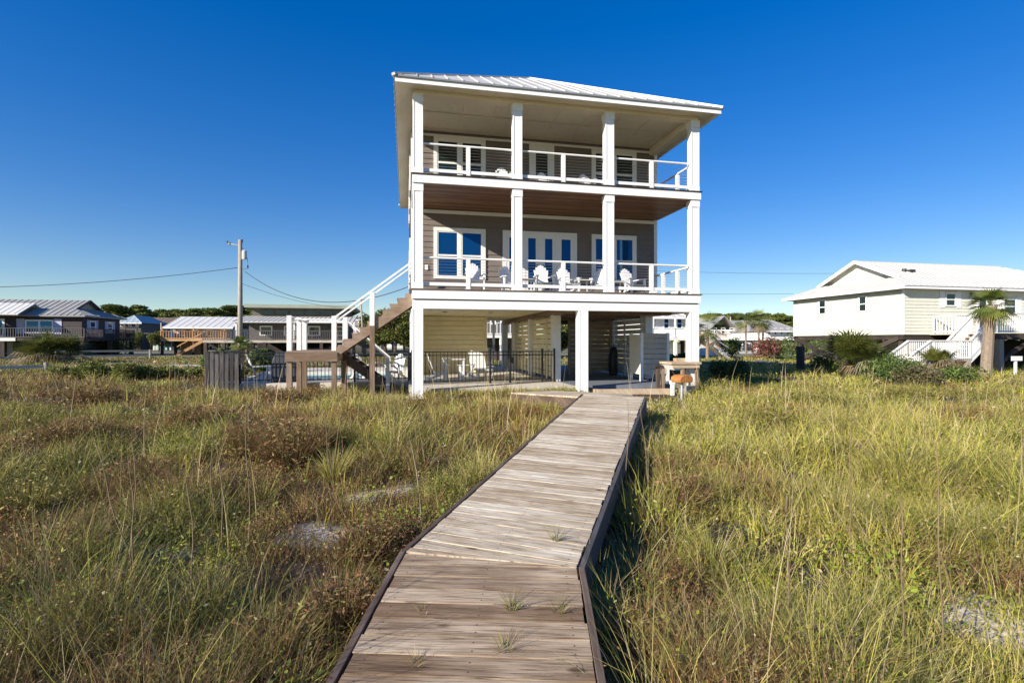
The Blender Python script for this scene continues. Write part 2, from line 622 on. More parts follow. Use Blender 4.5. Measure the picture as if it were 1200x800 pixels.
def leaves(cen, size, col, up=.5, elong=1.8):
    """n diamond leaves with random orientation"""
    n = len(cen)
    a = RNG.normal(size=(n, 3)); a[:, 2] *= .6
    a /= np.linalg.norm(a, axis=1)[:, None]
    nrm = RNG.normal(size=(n, 3)); nrm[:, 2] = np.abs(nrm[:, 2]) + up
    b_ = np.cross(a, nrm); b_ /= np.linalg.norm(b_, axis=1)[:, None] + 1e-6
    s = size[:, None]
    V = np.stack([cen - a * s * elong / 2, cen + b_ * s / 2 , cen + a * s * elong / 2, cen - b_ * s / 2], 1)
    o = (np.arange(n) * 4)[:, None]
    Q = o + np.arange(4)
    C = np.repeat(col[:, None, :], 4, 1)
    return V.reshape(-1, 3), Q, np.zeros((0, 3), int), C.reshape(-1, 3)


def merge(parts):
    V, Q, Tt, C = [], [], [], []
    off = 0
    for v, q, t, c in parts:
        V.append(v); Q.append(q + off); Tt.append(t + off); C.append(c)
        off += len(v)
    return np.concatenate(V), np.concatenate(Q), np.concatenate(Tt), np.concatenate(C)


def mesh_obj(name, parts, material, parent=None):
    V, Q, Tt, C = merge(parts)
    me = raw_mesh(name, V, Q, Tt if len(Tt) else None, C, material)
    o = bpy.data.objects.new(name, me)
    COL.objects.link(o)
    if parent: o.parent = parent
    return o


def pal(*cs):
    return np.array(cs, float)


GREEN = pal((.27, .285, .03), (.17, .20, .03), (.36, .35, .04), (.42, .38, .055), (.11, .14, .028))
YELL = pal((.45, .385, .07), (.38, .35, .05), (.50, .42, .13), (.32, .31, .05))
STRAW = pal((.46, .37, .20), (.36, .28, .15), (.52, .44, .27), (.30, .21, .11))
RED = pal((.24, .10, .045), (.32, .16, .07), (.17, .075, .035), (.36, .21, .10))
LEAFG = pal((.20, .27, .03), (.28, .33, .035), (.13, .18, .03), (.38, .38, .06))


def pick(P, n):
    c = P[RNG.integers(0, len(P), n)]
    return c * (0.75 + .5 * RNG.random((n, 1)))


def house_free(x, y):
    dx, dy = x - OX, y - OY
    t = dx * CA + dy * SA
    s = -dx * SA + dy * CA
    blk = ((t > -.2) & (t < 8.9) & (s > .45) & (s < 14)) | ((t > -6.2) & (t < .2) & (s > 3.5) & (s < 14)) | ((t > 5.2) & (t < 8.2) & (s > -.75) & (s < .6))
    return ~blk


def scatter(y0, y1, per_m2, wide=1.12, pad=1.2):
    n = int(2 * (y1 * wide + pad) * (y1 - y0) * per_m2)
    yy = y0 + (y1 - y0) * RNG.random(n)
    yy = yy[RNG.random(n) < (yy * wide + pad) / (y1 * wide + pad)]
    xx = (RNG.random(len(yy)) * 2 - 1) * (yy * wide + pad)
    return xx, yy


parts = []


def field(y0, y1, tufts, nbl, wid, segs, hscale=1.0, leafn=0, leafsize=.02, domes=0.0, spread=.09):
    x, y = scatter(y0, y1, tufts)
    dens = fbm(x, y, .9, 31, 3)
    sand = sandmask(x, y)
    k = (walk_dist(x, y) > BW + .07) & house_free(x, y) & (RNG.random(len(x)) > sand * .62) & (RNG.random(len(x)) < smooth(.30, .46, dens) * .72 + .28)
    x, y = x[k], y[k]
    n = len(x)
    red = smooth(.505, .62, fbm(x, y, 1.5, 41, 3) + np.clip(-x / 40, -.07, .07) + (x < 0) * (.03 + .06 * smooth(9, 4, y)) + (x > 0) * -.01)
    yel = smooth(.42, .62, fbm(x, y, 3.2, 51, 3) + (x > 0) * .02)
    low = smooth(.48, .6, fbm(x, y, 2.1, 61, 3))
    tall = smooth(.50, .66, fbm(x, y, 1.15, 71, 2))
    hgt = (.13 + .10 * fbm(x, y, .5, 73, 2) + .20 * tall * (1 - .5 * low) + .16 * smooth(.60, .72, fbm(x, y, .8, 79, 2))) * hscale
    hgt = hgt * (.6 + .8 * RNG.random(n)) * (1 - .35 * sandmask(x, y))
    wd = walk_dist(x, y)
    hgt = hgt * np.clip(.55 + (wd - BW) * .9, .55, 1)
    bl = np.repeat(np.arange(n), RNG.poisson(nbl, n) + 3)
    N = len(bl)
    az = RNG.random(N) * 2 * np.pi
    rad = spread * np.sqrt(RNG.random(N))
    bx = x[bl] + np.cos(az) * rad
    by = y[bl] + np.sin(az) * rad
    ok = walk_dist(bx, by) > BW + .04
    bl, az, rad, bx, by = bl[ok], az[ok], rad[ok], bx[ok], by[ok]
    N = len(bl)
    bz = ground_h(bx, by) - .01
    L = hgt[bl] * (.55 + .75 * RNG.random(N)) * 1.35
    # keep blades next to the planks from covering them
    d = walk_dist(bx, by) - BW
    lean = np.abs(RNG.normal(.40, .42, N))
    curve = np.abs(RNG.normal(.8, .8, N))
    wind = RNG.random(N) < .5
    az = np.where(wind, az, az + RNG.normal(0, 1.2, N))
    typ = RNG.random(N)
    redb = typ < red[bl] * .72
    yelb = (~redb) & (RNG.random(N) < yel[bl] * .62 + .1)
    straw = (~redb) & (RNG.random(N) < .17)
    c = pick(GREEN, N)
    c[yelb] = pick(YELL, yelb.sum())
    c[redb] = pick(RED, redb.sum())
    c[straw] = pick(STRAW, straw.sum())
    tint = ((.70 + .6 * RNG.random(n)) * (.80 + .45 * smooth(.35, .65, fbm(x, y, 1.0, 83, 3))))[bl][:, None]
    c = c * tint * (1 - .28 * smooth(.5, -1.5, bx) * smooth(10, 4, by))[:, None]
    tip = c * .75 + pick(STRAW, N) * .25
    L = np.where(redb, L * .8, L)
    w = wid * (.6 + .8 * RNG.random(N)) * np.where(redb, .7, 1)
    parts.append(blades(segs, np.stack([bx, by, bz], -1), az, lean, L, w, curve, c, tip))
    if leafn:
        m_ = int(n * leafn)
        q = RNG.integers(0, n, m_)
        lx = x[q] + RNG.normal(0, .13, m_); ly = y[q] + RNG.normal(0, .13, m_)
        ok = (walk_dist(lx, ly) > BW + .05) & house_free(lx, ly)
        lx, ly, q = lx[ok], ly[ok], q[ok]
        m_ = len(lx)
        lowq = low[q]
        lz = ground_h(lx, ly) + hgt[q] * RNG.random(m_) ** (1.0 + lowq) * .9
        isred = RNG.random(m_) < red[q] * .85 + .08
        cc = pick(LEAFG, m_) * .8
        cc[isred] = pick(RED, isred.sum()) * .85
        st = RNG.random(m_) < .22
        cc[st] = pick(STRAW, st.sum()) * .9
        sz = leafsize * (.5 + RNG.random(m_)) * np.where(isred, .6, 1.0)
        parts.append(leaves(np.stack([lx, ly, lz], -1), sz, cc))
    # rounded twiggy mounds
    nd = int(domes * n)
    if nd:
        q = RNG.integers(0, n, nd)
        for i in q:
            if red[i] < .25 and RNG.random() < .6: continue
            r_ = .14 + .24 * RNG.random()
            if walk_dist(np.array([x[i]]), np.array([y[i]]))[0] < BW + r_ + .12: continue
            m_ = int(700 * (r_ / .3) ** 2 * (.02 / leafsize) ** 1.2)
            u = RNG.normal(size=(m_, 3)); u /= np.linalg.norm(u, axis=1)[:, None]; u[:, 2] = np.abs(u[:, 2])
            rr_ = r_ * (.55 + .5 * RNG.random(m_) ** .6) * (.8 + .4 * vnoise(u[:, 0] * 3 + i, u[:, 1] * 3, 1, 5))
            cen = u * rr_[:, None] * np.array([1, 1, 1.15])
            cen[:, 0] += x[i]; cen[:, 1] += y[i]; cen[:, 2] += float(ground_h(x[i], y[i]))
            mixr = .85 if red[i] > .3 else .2
            cc = np.where((RNG.random(m_) < mixr)[:, None], pick(RED, m_) * .85, pick(LEAFG, m_) * .8)
            parts.append(leaves(cen, leafsize * .55 * (.6 + .8 * RNG.random(m_)), cc, up=0.1, elong=3.2))


field(.75, 3.2, 120, 32, .0042, 4, 1.0, 26, .014, .010)
field(3.2, 6.5, 100, 28, .0055, 3, 1.0, 22, .017, .014)
field(6.5, 11, 60, 22, .008, 3, .92, 14, .024, .014)
field(11, 18, 26, 18, .012, 2, .70, 9, .036, .014, .13)
field(18, 30, 8, 15, .022, 2, .75, 8, .06, .0, .2)
field(30, 52, 2.2, 12, .045, 2, .5, 5, .11, .0, .35)


def tussock(x, y, n, L, w, P=GREEN, lean=.35, curve=.7, r=.10, segs=5, azc=None, z=None):
    az = RNG.random(n) * 2 * np.pi if azc is None else RNG.normal(azc, .7, n)
    rad = r * np.sqrt(RNG.random(n))
    bx, by = x + np.cos(az) * rad, y + np.sin(az) * rad
    bz = (ground_h(bx, by) if z is None else np.full(n, z)) - .01
    c = pick(P, n)
    st = RNG.random(n) < .2
    c[st] = pick(STRAW, st.sum())
    parts.append(blades(segs, np.stack([bx, by, bz], -1), az, np.abs(RNG.normal(lean, .2, n)), L * (.45 + .65 * RNG.random(n)),
                        w * (.6 + .8 * RNG.random(n)), np.abs(RNG.normal(curve, .35, n)), c, c * .7 + pick(STRAW, n) * .3))


BLUEG = pal((.23, .25, .06), (.32, .32, .07), (.16, .18, .045), (.42, .38, .10))
for x, y, n, L, w in [(1.05, 2.75, 340, .46, .0042), (1.5, 3.05, 400, .50, .0042), (2.1, 2.7, 300, .42, .0042), (2.35, 3.5, 300, .44, .0045),
                      (.98, 3.9, 260, .42, .0045), (1.7, 4.4, 300, .46, .005), (2.9, 2.6, 220, .38, .0045), (3.4, 5.2, 280, .48, .006),
                      (-1.35, 2.9, 260, .42, .004), (-2.1, 3.5, 260, .40, .0042), (-1.2, 4.4, 0, .5, .005), (-2.3, 6.6, 300, .55, .007),
                      (-1.6, 8.6, 260, .50, .008), (-.7, 9.9, 260, .45, .009), (.1, 10.9, 240, .40, .009), (4.6, 6.6, 260, .5, .007), (-2.9, 5.9, 200, .45, .006)]:
    if n: tussock(x, y, n, L, w, BLUEG if x > 0 and y < 4 else np.concatenate([GREEN, YELL]))
for i in range(46):
    tt = -6.3 + i * .14 + .1 * math.sin(i * 7.1); p_ = G(tt, 3.05 + .3 * math.sin(i * 3.3))
    tussock(p_.x, p_.y, 60, .30, .012, RED if i % 3 == 0 else np.concatenate([GREEN, YELL]), .4, .5, .12, 2)
for i in range(40):
    tt = .2 + i * .15; p_ = G(tt, .15 + .22 * math.sin(i * 2.3))
    if walk_dist(p_.x, p_.y) > BW + .15 and tt < 4.6: tussock(p_.x, p_.y, 50, .24, .012, np.concatenate([GREEN, YELL]), .4, .5, .12, 2)


def mound(px, Z, r_, hh, P, n=2600, size=.012):
    # rounded twiggy bushlets: fine stems fanning out plus small dry leaves
    x0 = (px - 600) / F * Z
    if walk_dist(np.array([x0]), np.array([Z]))[0] < BW + r_ * .8: return
    m_ = n // 4
    n = int(n * .55)
    az = RNG.random(m_) * 6.283
    b0 = r_ * .45 * np.sqrt(RNG.random(m_)); bx, by = x0 + np.cos(az) * b0, Z + np.sin(az) * b0
    parts.append(blades(3, np.stack([bx, by, ground_h(bx, by)], -1), az, .15 + b0 / r_ * 1.0, hh * (.7 + .75 * RNG.random(m_)), .0028 + .0006 * Z * np.ones(m_), RNG.normal(.3, .3, m_), pick(P, m_) * .8, pick(P, m_)))
    u = RNG.normal(size=(n, 3)); u /= np.linalg.norm(u, axis=1)[:, None]; u[:, 2] = np.abs(u[:, 2])
    q = (.25 + .85 * RNG.random(n) ** .6) * (.75 + .5 * vnoise(u[:, 0] * 2 + px, u[:, 1] * 2 + u[:, 2] * 2, .6, 5))
    c_ = u * q[:, None] * np.array([r_, r_, hh]); c_[:, 0] += x0; c_[:, 1] += Z
    c_[:, 2] += float(ground_h(x0, Z))
    parts.append(leaves(c_, size * (.5 + RNG.random(n)) * (.6 + Z / 8), pick(P, n), .1, 3.4))


RUST = pal((.24, .115, .055), (.33, .18, .085), (.17, .09, .05), (.30, .22, .10), (.17, .16, .05), (.24, .21, .06))
OLIV = pal((.18, .18, .04), (.27, .24, .055), (.13, .13, .035), (.33, .26, .09))
for a_ in [(345, 7.4, .62, .62, RUST, 5200), (300, 7.8, .5, .5, RUST, 3600), (385, 7.9, .45, .45, OLIV, 3000), (60, 4.3, .45, .38, RUST, 4200), (20, 3.7, .4, .34, RUST, 3800), (110, 3.5, .35, .3, RUST, 3200),
           (30, 5.6, .6, .4, OLIV, 3800), (160, 6.6, .55, .36, RUST, 3400), (90, 8.6, .7, .42, RUST, 3400), (230, 9.4, .7, .4, RUST, 3000), (20, 10.5, .8, .5, OLIV, 2800), (110, 13.5, .9, .5, RUST, 2600),
           (330, 3.0, .3, .26, RUST, 3000), (250, 2.7, .28, .24, OLIV, 2800), (400, 3.3, .28, .28, RUST, 3000), (430, 4.4, .3, .28, RUST, 2600), (160, 2.6, .3, .24, RUST, 3000), (60, 2.4, .28, .22, RUST, 3000),
           (470, 7.0, .3, .26, OLIV, 2000), (330, 13.8, .7, .35, RUST, 2000), (800, 5.6, .4, .34, RUST, 2800), (770, 8.4, .4, .32, OLIV, 2200), (880, 2.6, .26, .2, RUST, 2600), (760, 3.1, .22, .2, RUST, 2400),
           (905, 9.5, .6, .34, OLIV, 2600), (1010, 7.4, .5, .3, RUST, 2600), (1120, 10, .7, .36, RUST, 2600), (1150, 6.0, .5, .3, OLIV, 2600), (960, 12.5, .8, .4, OLIV, 2400), (1060, 15, .9, .45, OLIV, 2200)]:
    mound(*a_)
# grass pressed against the boardwalk's right side and the last leg's left side
for i in range(26):
    f_ = i / 25; yy = 3.2 + 6.8 * f_; c_ = PATH[1][0] + (PATH[2][0] - PATH[1][0]) * (yy - 3.53) / 6.72
    if 4.6 < yy < 6.4 or yy > 9: continue
    tussock(c_ + BW / CA + .22 + .08 * math.sin(i * 5.0), yy, 70, .42 + .1 * math.sin(i * 2.0), .005, np.concatenate([GREEN, STRAW]), .45, .8, .07, 4)
for i in range(14):
    p_ = Vector(LEG3[0]).lerp(Vector(LEG3[1]), i / 14); p_ = p_ + Vector((-.92, -.40)) * (BW + .22)
    tussock(p_.x, p_.y, 90, .34, .009, np.concatenate([GREEN, YELL]), .35, .6, .12, 3)
# tufts leaning out over the planks' right edge
tussock(.73, 3.75, 150, .50, .0042, GREEN, .5, 1.0, .08, 5, azc=2.6)
tussock(.60, 3.35, 60, .55, .0042, GREEN, .4, 1.2, .06, 5, azc=2.2)
tussock(.62, 2.3, 26, .75, .004, BLUEG, .4, 1.0, .05, 6, azc=1.9)
# broad green beach plants
for cx, cy, rx, n in [(3.15, 4.3, .55, 500), (2.85, 3.7, .3, 200), (-1.05, 5.0, .4, 380), (-1.6, 5.9, .5, 300), (-1.05, 2.55, .12, 60), (-.55, 8.8, .6, 300), (4.2, 5.2, .6, 350)]:
    n = int(n * .7)
    x_ = cx + RNG.normal(0, rx * .6, n); y_ = cy + RNG.normal(0, rx * .35, n)
    k = walk_dist(x_, y_) > BW + .06
    x_, y_ = x_[k], y_[k]
    parts.append(leaves(np.stack([x_, y_, ground_h(x_, y_) + .04 + .16 * RNG.random(len(x_))], -1), .034 * (.6 + .7 * RNG.random(len(x_))), pick(LEAFG[:3], len(x_)), 1.6, 1.3))
# thin upright seed stems sticking out of the field
x_, y_ = scatter(2.2, 16, .9)
k = (walk_dist(x_, y_) > BW + .2) & house_free(x_, y_)
x_, y_ = x_[k], y_[k]
n = len(x_)
parts.append(blades(5, np.stack([x_, y_, ground_h(x_, y_)], -1), RNG.random(n) * 6.28, np.abs(RNG.normal(.05, .08, n)), .75 + .55 * RNG.random(n), .0035 + .0007 * y_, np.abs(RNG.normal(.1, .2, n)), pick(STRAW, n), pick(STRAW, n) * 1.1))
q = np.repeat(np.arange(n), 5)
o = mesh_obj('dune_grass', parts, 'grass_leaf')
tag(o, 'low yellow-green dune grass and reddish stems covering the sandy ground', 'grass', kind='stuff')

# a few weeds coming up between the boards
for i, (px, py, lab) in enumerate([(600, 712, 'largest green weed tuft sprouting between the brown boards'), (655, 716, 'pale weed tuft between the boards near the right rim'),
                              (592, 760, 'lone weed tuft in the board gap nearest the photographer on the right'), (488, 780, 'tiny weed tuft in the board gap near the left rim'),
                              (652, 632, 'sprawling weed tuft on the pale boards just past the bend'), (497, 716, 'small sparse weed tuft in the gap left of the largest one')]):
    yy = 3.0
    for _ in range(20):
        yy = -BWZ(yy) * F / (py - 400)
    xx = (px - 600) / F * yy
    parts = []
    n = [60, 34, 40, 22, 56, 12][i]
    tussock(0, 0, n, [.15, .13, .13, .10, .16, .08][i], .0032, np.concatenate([GREEN, BLUEG]) * .75, .6, .5, .03, 3, z=0)
    o = mesh_obj('weed_tuft', parts, 'grass_leaf')
    o.location = (xx, yy, BWZ(yy) + .003)
    tag(o, lab, 'weed', 'weeds growing through the boardwalk')

# tall bare stalks in the foreground
stalks = [(104, 520, 160, 745, 4.2), (150, 520, 158, 770, 3.9), (147, 535, 156, 745, 4.0), (214, 535, 228, 790, 3.6), (250, 470, 262, 700, 4.6), (285, 440, 292, 690, 4.6), (244, 500, 250, 640, 5.2),
          (375, 470, 392, 600, 6.2), (738, 470, 733, 610, 5.6), (752, 475, 762, 600, 5.9), (926, 580, 926, 830, 3.3), (1000, 500, 997, 700, 4.6), (1064, 590, 1058, 860, 3.0), (1106, 520, 1104, 840, 3.1), (1108, 640, 1140, 850, 3.0),
          (1090, 470, 1094, 560, 9.0), (800, 540, 806, 650, 5.2), (868, 545, 872, 640, 6.0), (822, 505, 824, 600, 7.0),
          (-560, 330, -520, 1300, 1.55), (-420, 390, -440, 1300, 1.75), (-480, 300, -440, 1200, 1.95), (-330, 360, -350, 1200, 2.1), (-250, 420, -230, 1200, 2.25), (-150, 380, -180, 1200, 2.6), (-620, 420, -600, 1300, 1.35)]
for i, (x0, y0, x1, y1, Z) in enumerate(stalks):
    bx = (x1 - 600) / F * Z
    bz = float(ground_h(bx, Z))
    top = Vector(((x0 - 600) / F * Z, Z + .05, (400 - y0) / F * Z))
    if x0 < 0: top.z = bz + 1.55 + .12 * (i % 3)
    base = Vector((bx, Z, bz))
    pts = [base.lerp(top, k / 7) + Vector((.012 * math.sin(k * 1.3 + i), .01 * math.cos(k + i), 0)) * (k > 0) for k in range(8)]
    mb = MB()
    mb.tube([p - base for p in pts], [.0062 - .0005 * k for k in range(8)], 6)
    for k in range(3, 8):
        if (k + i) % 2 == 0:
            p = pts[k] - base
            a = random.random() * 6.28
            mb.tube([p, p + Vector((math.cos(a) * .05, math.sin(a) * .05, .07)), p + Vector((math.cos(a) * .09, math.sin(a) * .09, .05))], [.0022, .0016, .0006], 4)
    o = mb.build('grass_stalk', 'straw_stalk', None, smooth=True, loc=base)
    tag(o, 'tall bare dry grass stalk rising above the dune grass', 'grass stalk', 'tall bare dry stalks')


# ------------------------------------------------------------------ boardwalk
def walk():
    root = empty('boardwalk', (PATH[1][0], PATH[1][1], GZ), 0, 'weathered grey and brown plank boardwalk running from the foreground to the tall house', 'boardwalk')
    L = root.location
    secs = [(Vector((PATH[0][0], PATH[0][1])), Vector(PATH[1]), 'deck_wood_brown', .150, 1), (Vector(PATH[1]), Vector(PATH[2]), 'deck_wood', .138, 1)]
    half = BW
    # edge lines with a mitre at the bend
    def offs(p, q, sgn):
        d = (q - p).normalized()
        nrm = Vector((d.y, -d.x))
        return p + nrm * half * sgn, d, nrm
    for si, (p, q, mname, pw, _) in enumerate(secs):
        d = (q - p).normalized()
        nrm = Vector((d.y, -d.x))
        Ls = (q - p).length
        mb = MB()
        n = int(Ls / pw)
        dn = [(secs[0][1] - secs[0][0]).normalized(), (secs[1][1] - secs[1][0]).normalized()]
        mitre = (dn[0] + dn[1]).normalized()
        for k in range(-2 if si else 0, n + 2):
            a, b_ = k * pw, (k + 1) * pw - .009
            hz = random.uniform(-.0008, .0008)
            jl, jr = random.uniform(-.008, .008), random.uniform(-.008, .008)
            vs, gcs = [], []
            r = random.random()
            cor = []
            for (u, wv) in ((a, -half + jl), (b_, -half + jl), (b_, half + jr), (a, half + jr)):
                # clip to the mitre plane at the bend
                pt = p + d * u + nrm * wv
                if si == 0:
                    e = (Vector(PATH[1]) - pt).dot(mitre)
                    if e < .004: pt = pt + d * (e - .004) / d.dot(mitre)
                else:
                    e = (pt - Vector(PATH[1])).dot(mitre)
                    if e < .004: pt = pt + d * (.004 - e) / d.dot(mitre)
                    e2 = Ls - (pt - p).dot(d)
                    if e2 < 0: pt = pt + d * e2
                cor.append((pt, wv, (pt - p).dot(d)))
            area = abs((cor[1][0] - cor[0][0]).length) + abs((cor[2][0] - cor[3][0]).length)
            if area < .02: continue
            for dz in (-.036, 0):
                for pt, wv, u in cor:
                    vs.append((pt.x - L.x, pt.y - L.y, BWZ(pt.y) + dz + hz - L.z))
                    gcs.append((wv, u - a, r))
            fs = [(3, 2, 1, 0), (4, 5, 6, 7), (0, 1, 5, 4), (1, 2, 6, 5), (2, 3, 7, 6), (3, 0, 4, 7)]
            mb.add(vs, fs, gcs)
        mb.build('planks', mname, root, bevel=.002)
    # last leg to the slab, seen at a grazing angle
    p, q = Vector(LEG3[0]), Vector(LEG3[1])
    d = (q - p).normalized(); nrm = Vector((d.y, -d.x))
    mb = MB()
    n = int((q - p).length / .14)
    z0, z1 = BWZ(10.25) - .012, -1.345
    for k in range(-5, n):
        u0, u1 = k * .14, k * .14 + .134
        if k < 0: w0, w1 = -.10 , .60
        else: w0, w1 = -half, half
        r = random.random()
        zz = z0 + (z1 - z0) * max(0, u0) / (q - p).length
        vs, gcs = [], []
        for dz in (-.036, 0):
            for u, w_ in ((u0, w0), (u1, w0), (u1, w1), (u0, w1)):
                pt = p + d * u + nrm * w_
                vs.append((pt.x - L.x, pt.y - L.y, zz + dz - L.z)); gcs.append((w_, u - u0, r))
        if k >= 0: mb.add(vs, [(3, 2, 1, 0), (4, 5, 6, 7), (0, 1, 5, 4), (1, 2, 6, 5), (2, 3, 7, 6), (3, 0, 4, 7)], gcs)
    mb.build('planks', 'deck_wood', root)
    for sg in (-1, 1):
        m2 = MB()
        for zo in (.10,):
            a = p + nrm * sg * (half - .03); b_ = q + nrm * sg * (half - .03)
            m2.bar((a.x - L.x, a.y - L.y, z0 - zo - .05 - L.z), (b_.x - L.x, b_.y - L.y, z1 - zo - .05 - L.z), .04, .22)
        m2.build('rim_board', 'rim_wood', root)
    # rim boards along both sides, and posts under them
    for sg in (-1, 1):
        for si in range(2):
            p, q = secs[si][0], secs[si][1]
            d = (q - p).normalized(); nrm = Vector((d.y, -d.x))
            d0 = (secs[0][1] - secs[0][0]).normalized(); d1 = (secs[1][1] - secs[1][0]).normalized()
            mit = (d0 + d1).normalized(); mn = Vector((mit.y, -mit.x))
            off = (half + .032)
            bendp = Vector(PATH[1]) + mn * sg * off / mn.dot(nrm)
            if si == 0: a, b_ = p + nrm * sg * off, bendp
            else: a, b_ = bendp, q + nrm * sg * off
            mr = MB()
            for (h, dz) in ((.21, -.105 + .002),):
                mr.bar((a.x - L.x, a.y - L.y, BWZ(a.y) + dz - L.z), (b_.x - L.x, b_.y - L.y, BWZ(b_.y) + dz - L.z), .040, h)
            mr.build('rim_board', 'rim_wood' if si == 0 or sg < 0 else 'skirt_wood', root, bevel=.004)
            if False:
                mr = MB()
                mr.bar((a.x - L.x - .01, a.y - L.y, BWZ(a.y) - .29 - L.z), (b_.x - L.x - .01, b_.y - L.y, BWZ(b_.y) - .29 - L.z), .03, .09)
                mr.build('rim_board', 'skirt_wood', root)
            mp = (b_ - a).length
            for k in range(int(mp / 1.6) + 1):
                pt = a + (b_ - a) * (k + .3) * 1.6 / mp
                if (pt - a).length > mp: break
                pm = MB()
                c = pt - nrm * sg * .09
                pm.box(c.x - .045 - L.x, c.x + .045 - L.x, c.y - .045 - L.y, c.y + .045 - L.y, -2.3 - L.z, BWZ(c.y) - .04 - L.z)
                pm.build('post', 'rim_wood', root)
    # end board
    p = Vector(PATH[2]); d = (Vector(PATH[2]) - Vector(PATH[1])).normalized(); nrm = Vector((d.y, -d.x))
    me_ = MB()
    a, b_ = p + nrm * (half + .05) + d * .02, p - nrm * (half + .05) + d * .02
    me_.bar((a.x - L.x, a.y - L.y, BWZ(p.y) - .118 - L.z), (b_.x - L.x, b_.y - L.y, BWZ(p.y) - .118 - L.z), .04, .235)
    me_.build('rim_board', 'rim_wood', root)


walk()


# ------------------------------------------------------------------ shared builders
def window(parent, x0, x1, z0, z1, plane, face='-y', cols=1, split=.5, frame=.10, depth=.05, glass='window_glass', fmat='white_rail', outer=True, door=False, blinds=False):
    """window set on a wall; face '-y' looks to the front, '-x' to the left, '+x' to the right. x runs along the wall"""
    def bx(mb, a0, a1, d0, d1, b0, b1):
        if face == '-y': mb.box(a0, a1, plane - d1, plane - d0, b0, b1)
        elif face == '-x': mb.box(plane - d1, plane - d0, a0, a1, b0, b1)
        else: mb.box(plane + d0, plane + d1, a0, a1, b0, b1)
    fr = MB()
    f = frame
    bx(fr, x0, x1, .0, depth, z1 - f, z1)
    bx(fr, x0, x1, .0, depth, z0, z0 + f * (.9 if not door else .5))
    bx(fr, x0, x0 + f, .0, depth - .003, z0 + f * .5, z1 - f)
    bx(fr, x1 - f, x1, .0, depth - .003, z0 + f * .5, z1 - f)
    w = (x1 - x0 - 2 * f) / cols
    for k in range(1, cols):
        xc = x0 + f + k * w
        g_ = f * (.95 if not door else 1.1)
        bx(fr, xc - g_ / 2, xc + g_ / 2, .0, depth - .006, z0 + f * .5, z1 - f)
    fo = fr.build('door' if door else 'window', fmat, parent)
    for k in range(cols):
        a, b_ = x0 + f + k * w, x0 + f + (k + 1) * w
        sh = MB()
        i = .035 if not door else .10
        zt, zb = z1 - f, z0 + f * .6
        if k > 0: a += f * .48
        if k < cols - 1: b_ -= f * .48
        if x1 - x0 > .5:
            bx(sh, a, a + i, 0, depth - .015, zb, zt); bx(sh, b_ - i, b_, 0, depth - .015, zb, zt)
            bx(sh, a + i, b_ - i, 0, depth - .016, zt - i, zt); bx(sh, a + i, b_ - i, 0, depth - .016, zb, zb + (i if not door else i * 2.2))
        if split and not door:
            zm = zb + (zt - zb) * split
            bx(sh, a + i, b_ - i, 0, depth - .012, zm - .03, zm + .03)
        if sh.v: sh.build('sash', fmat, fo)
        gl = MB()
        bx(gl, a, b_, .0, .018, zb, zt)
        gl.build('pane', glass, fo)
        if door and k in (1, 2):
            hd = MB()
            xx = b_ - .05 if k == 1 else a + .05
            bx(hd, xx - .012, xx + .012, depth - .01, depth + .04, (z0 + z1) / 2 - .12, (z0 + z1) / 2 + .02)
            hd.build('handle', 'lamp_black', fo)
    return fo


def laps(mb, x0, x1, z0, z1, plane, face='-y', h=.18, t=.026):
    """clapboards: each board leans out at its lower edge"""
    n = max(1, int(round((z1 - z0) / h)))
    h = (z1 - z0) / n
    for k in range(n):
        a, b_ = z0 + k * h, z0 + (k + 1) * h
        if face == '-y':
            mb.add([(x0, plane, a), (x1, plane, a), (x1, plane - t, a), (x0, plane - t, a), (x0, plane, b_), (x1, plane, b_), (x1, plane - .003, b_), (x0, plane - .003, b_)],
                   [(0, 1, 2, 3), (3, 2, 6, 7), (7, 6, 5, 4), (0, 3, 7, 4), (2, 1, 5, 6)])
        else:
            sgn = -1 if face == '-x' else 1
            mb.add([(plane, x0, a), (plane, x1, a), (plane + sgn * t, x1, a), (plane + sgn * t, x0, a), (plane, x0, b_), (plane, x1, b_), (plane + sgn * .003, x1, b_), (plane + sgn * .003, x0, b_)],
                   [(0, 1, 2, 3), (3, 2, 6, 7), (7, 6, 5, 4), (0, 3, 7, 4), (2, 1, 5, 6)])


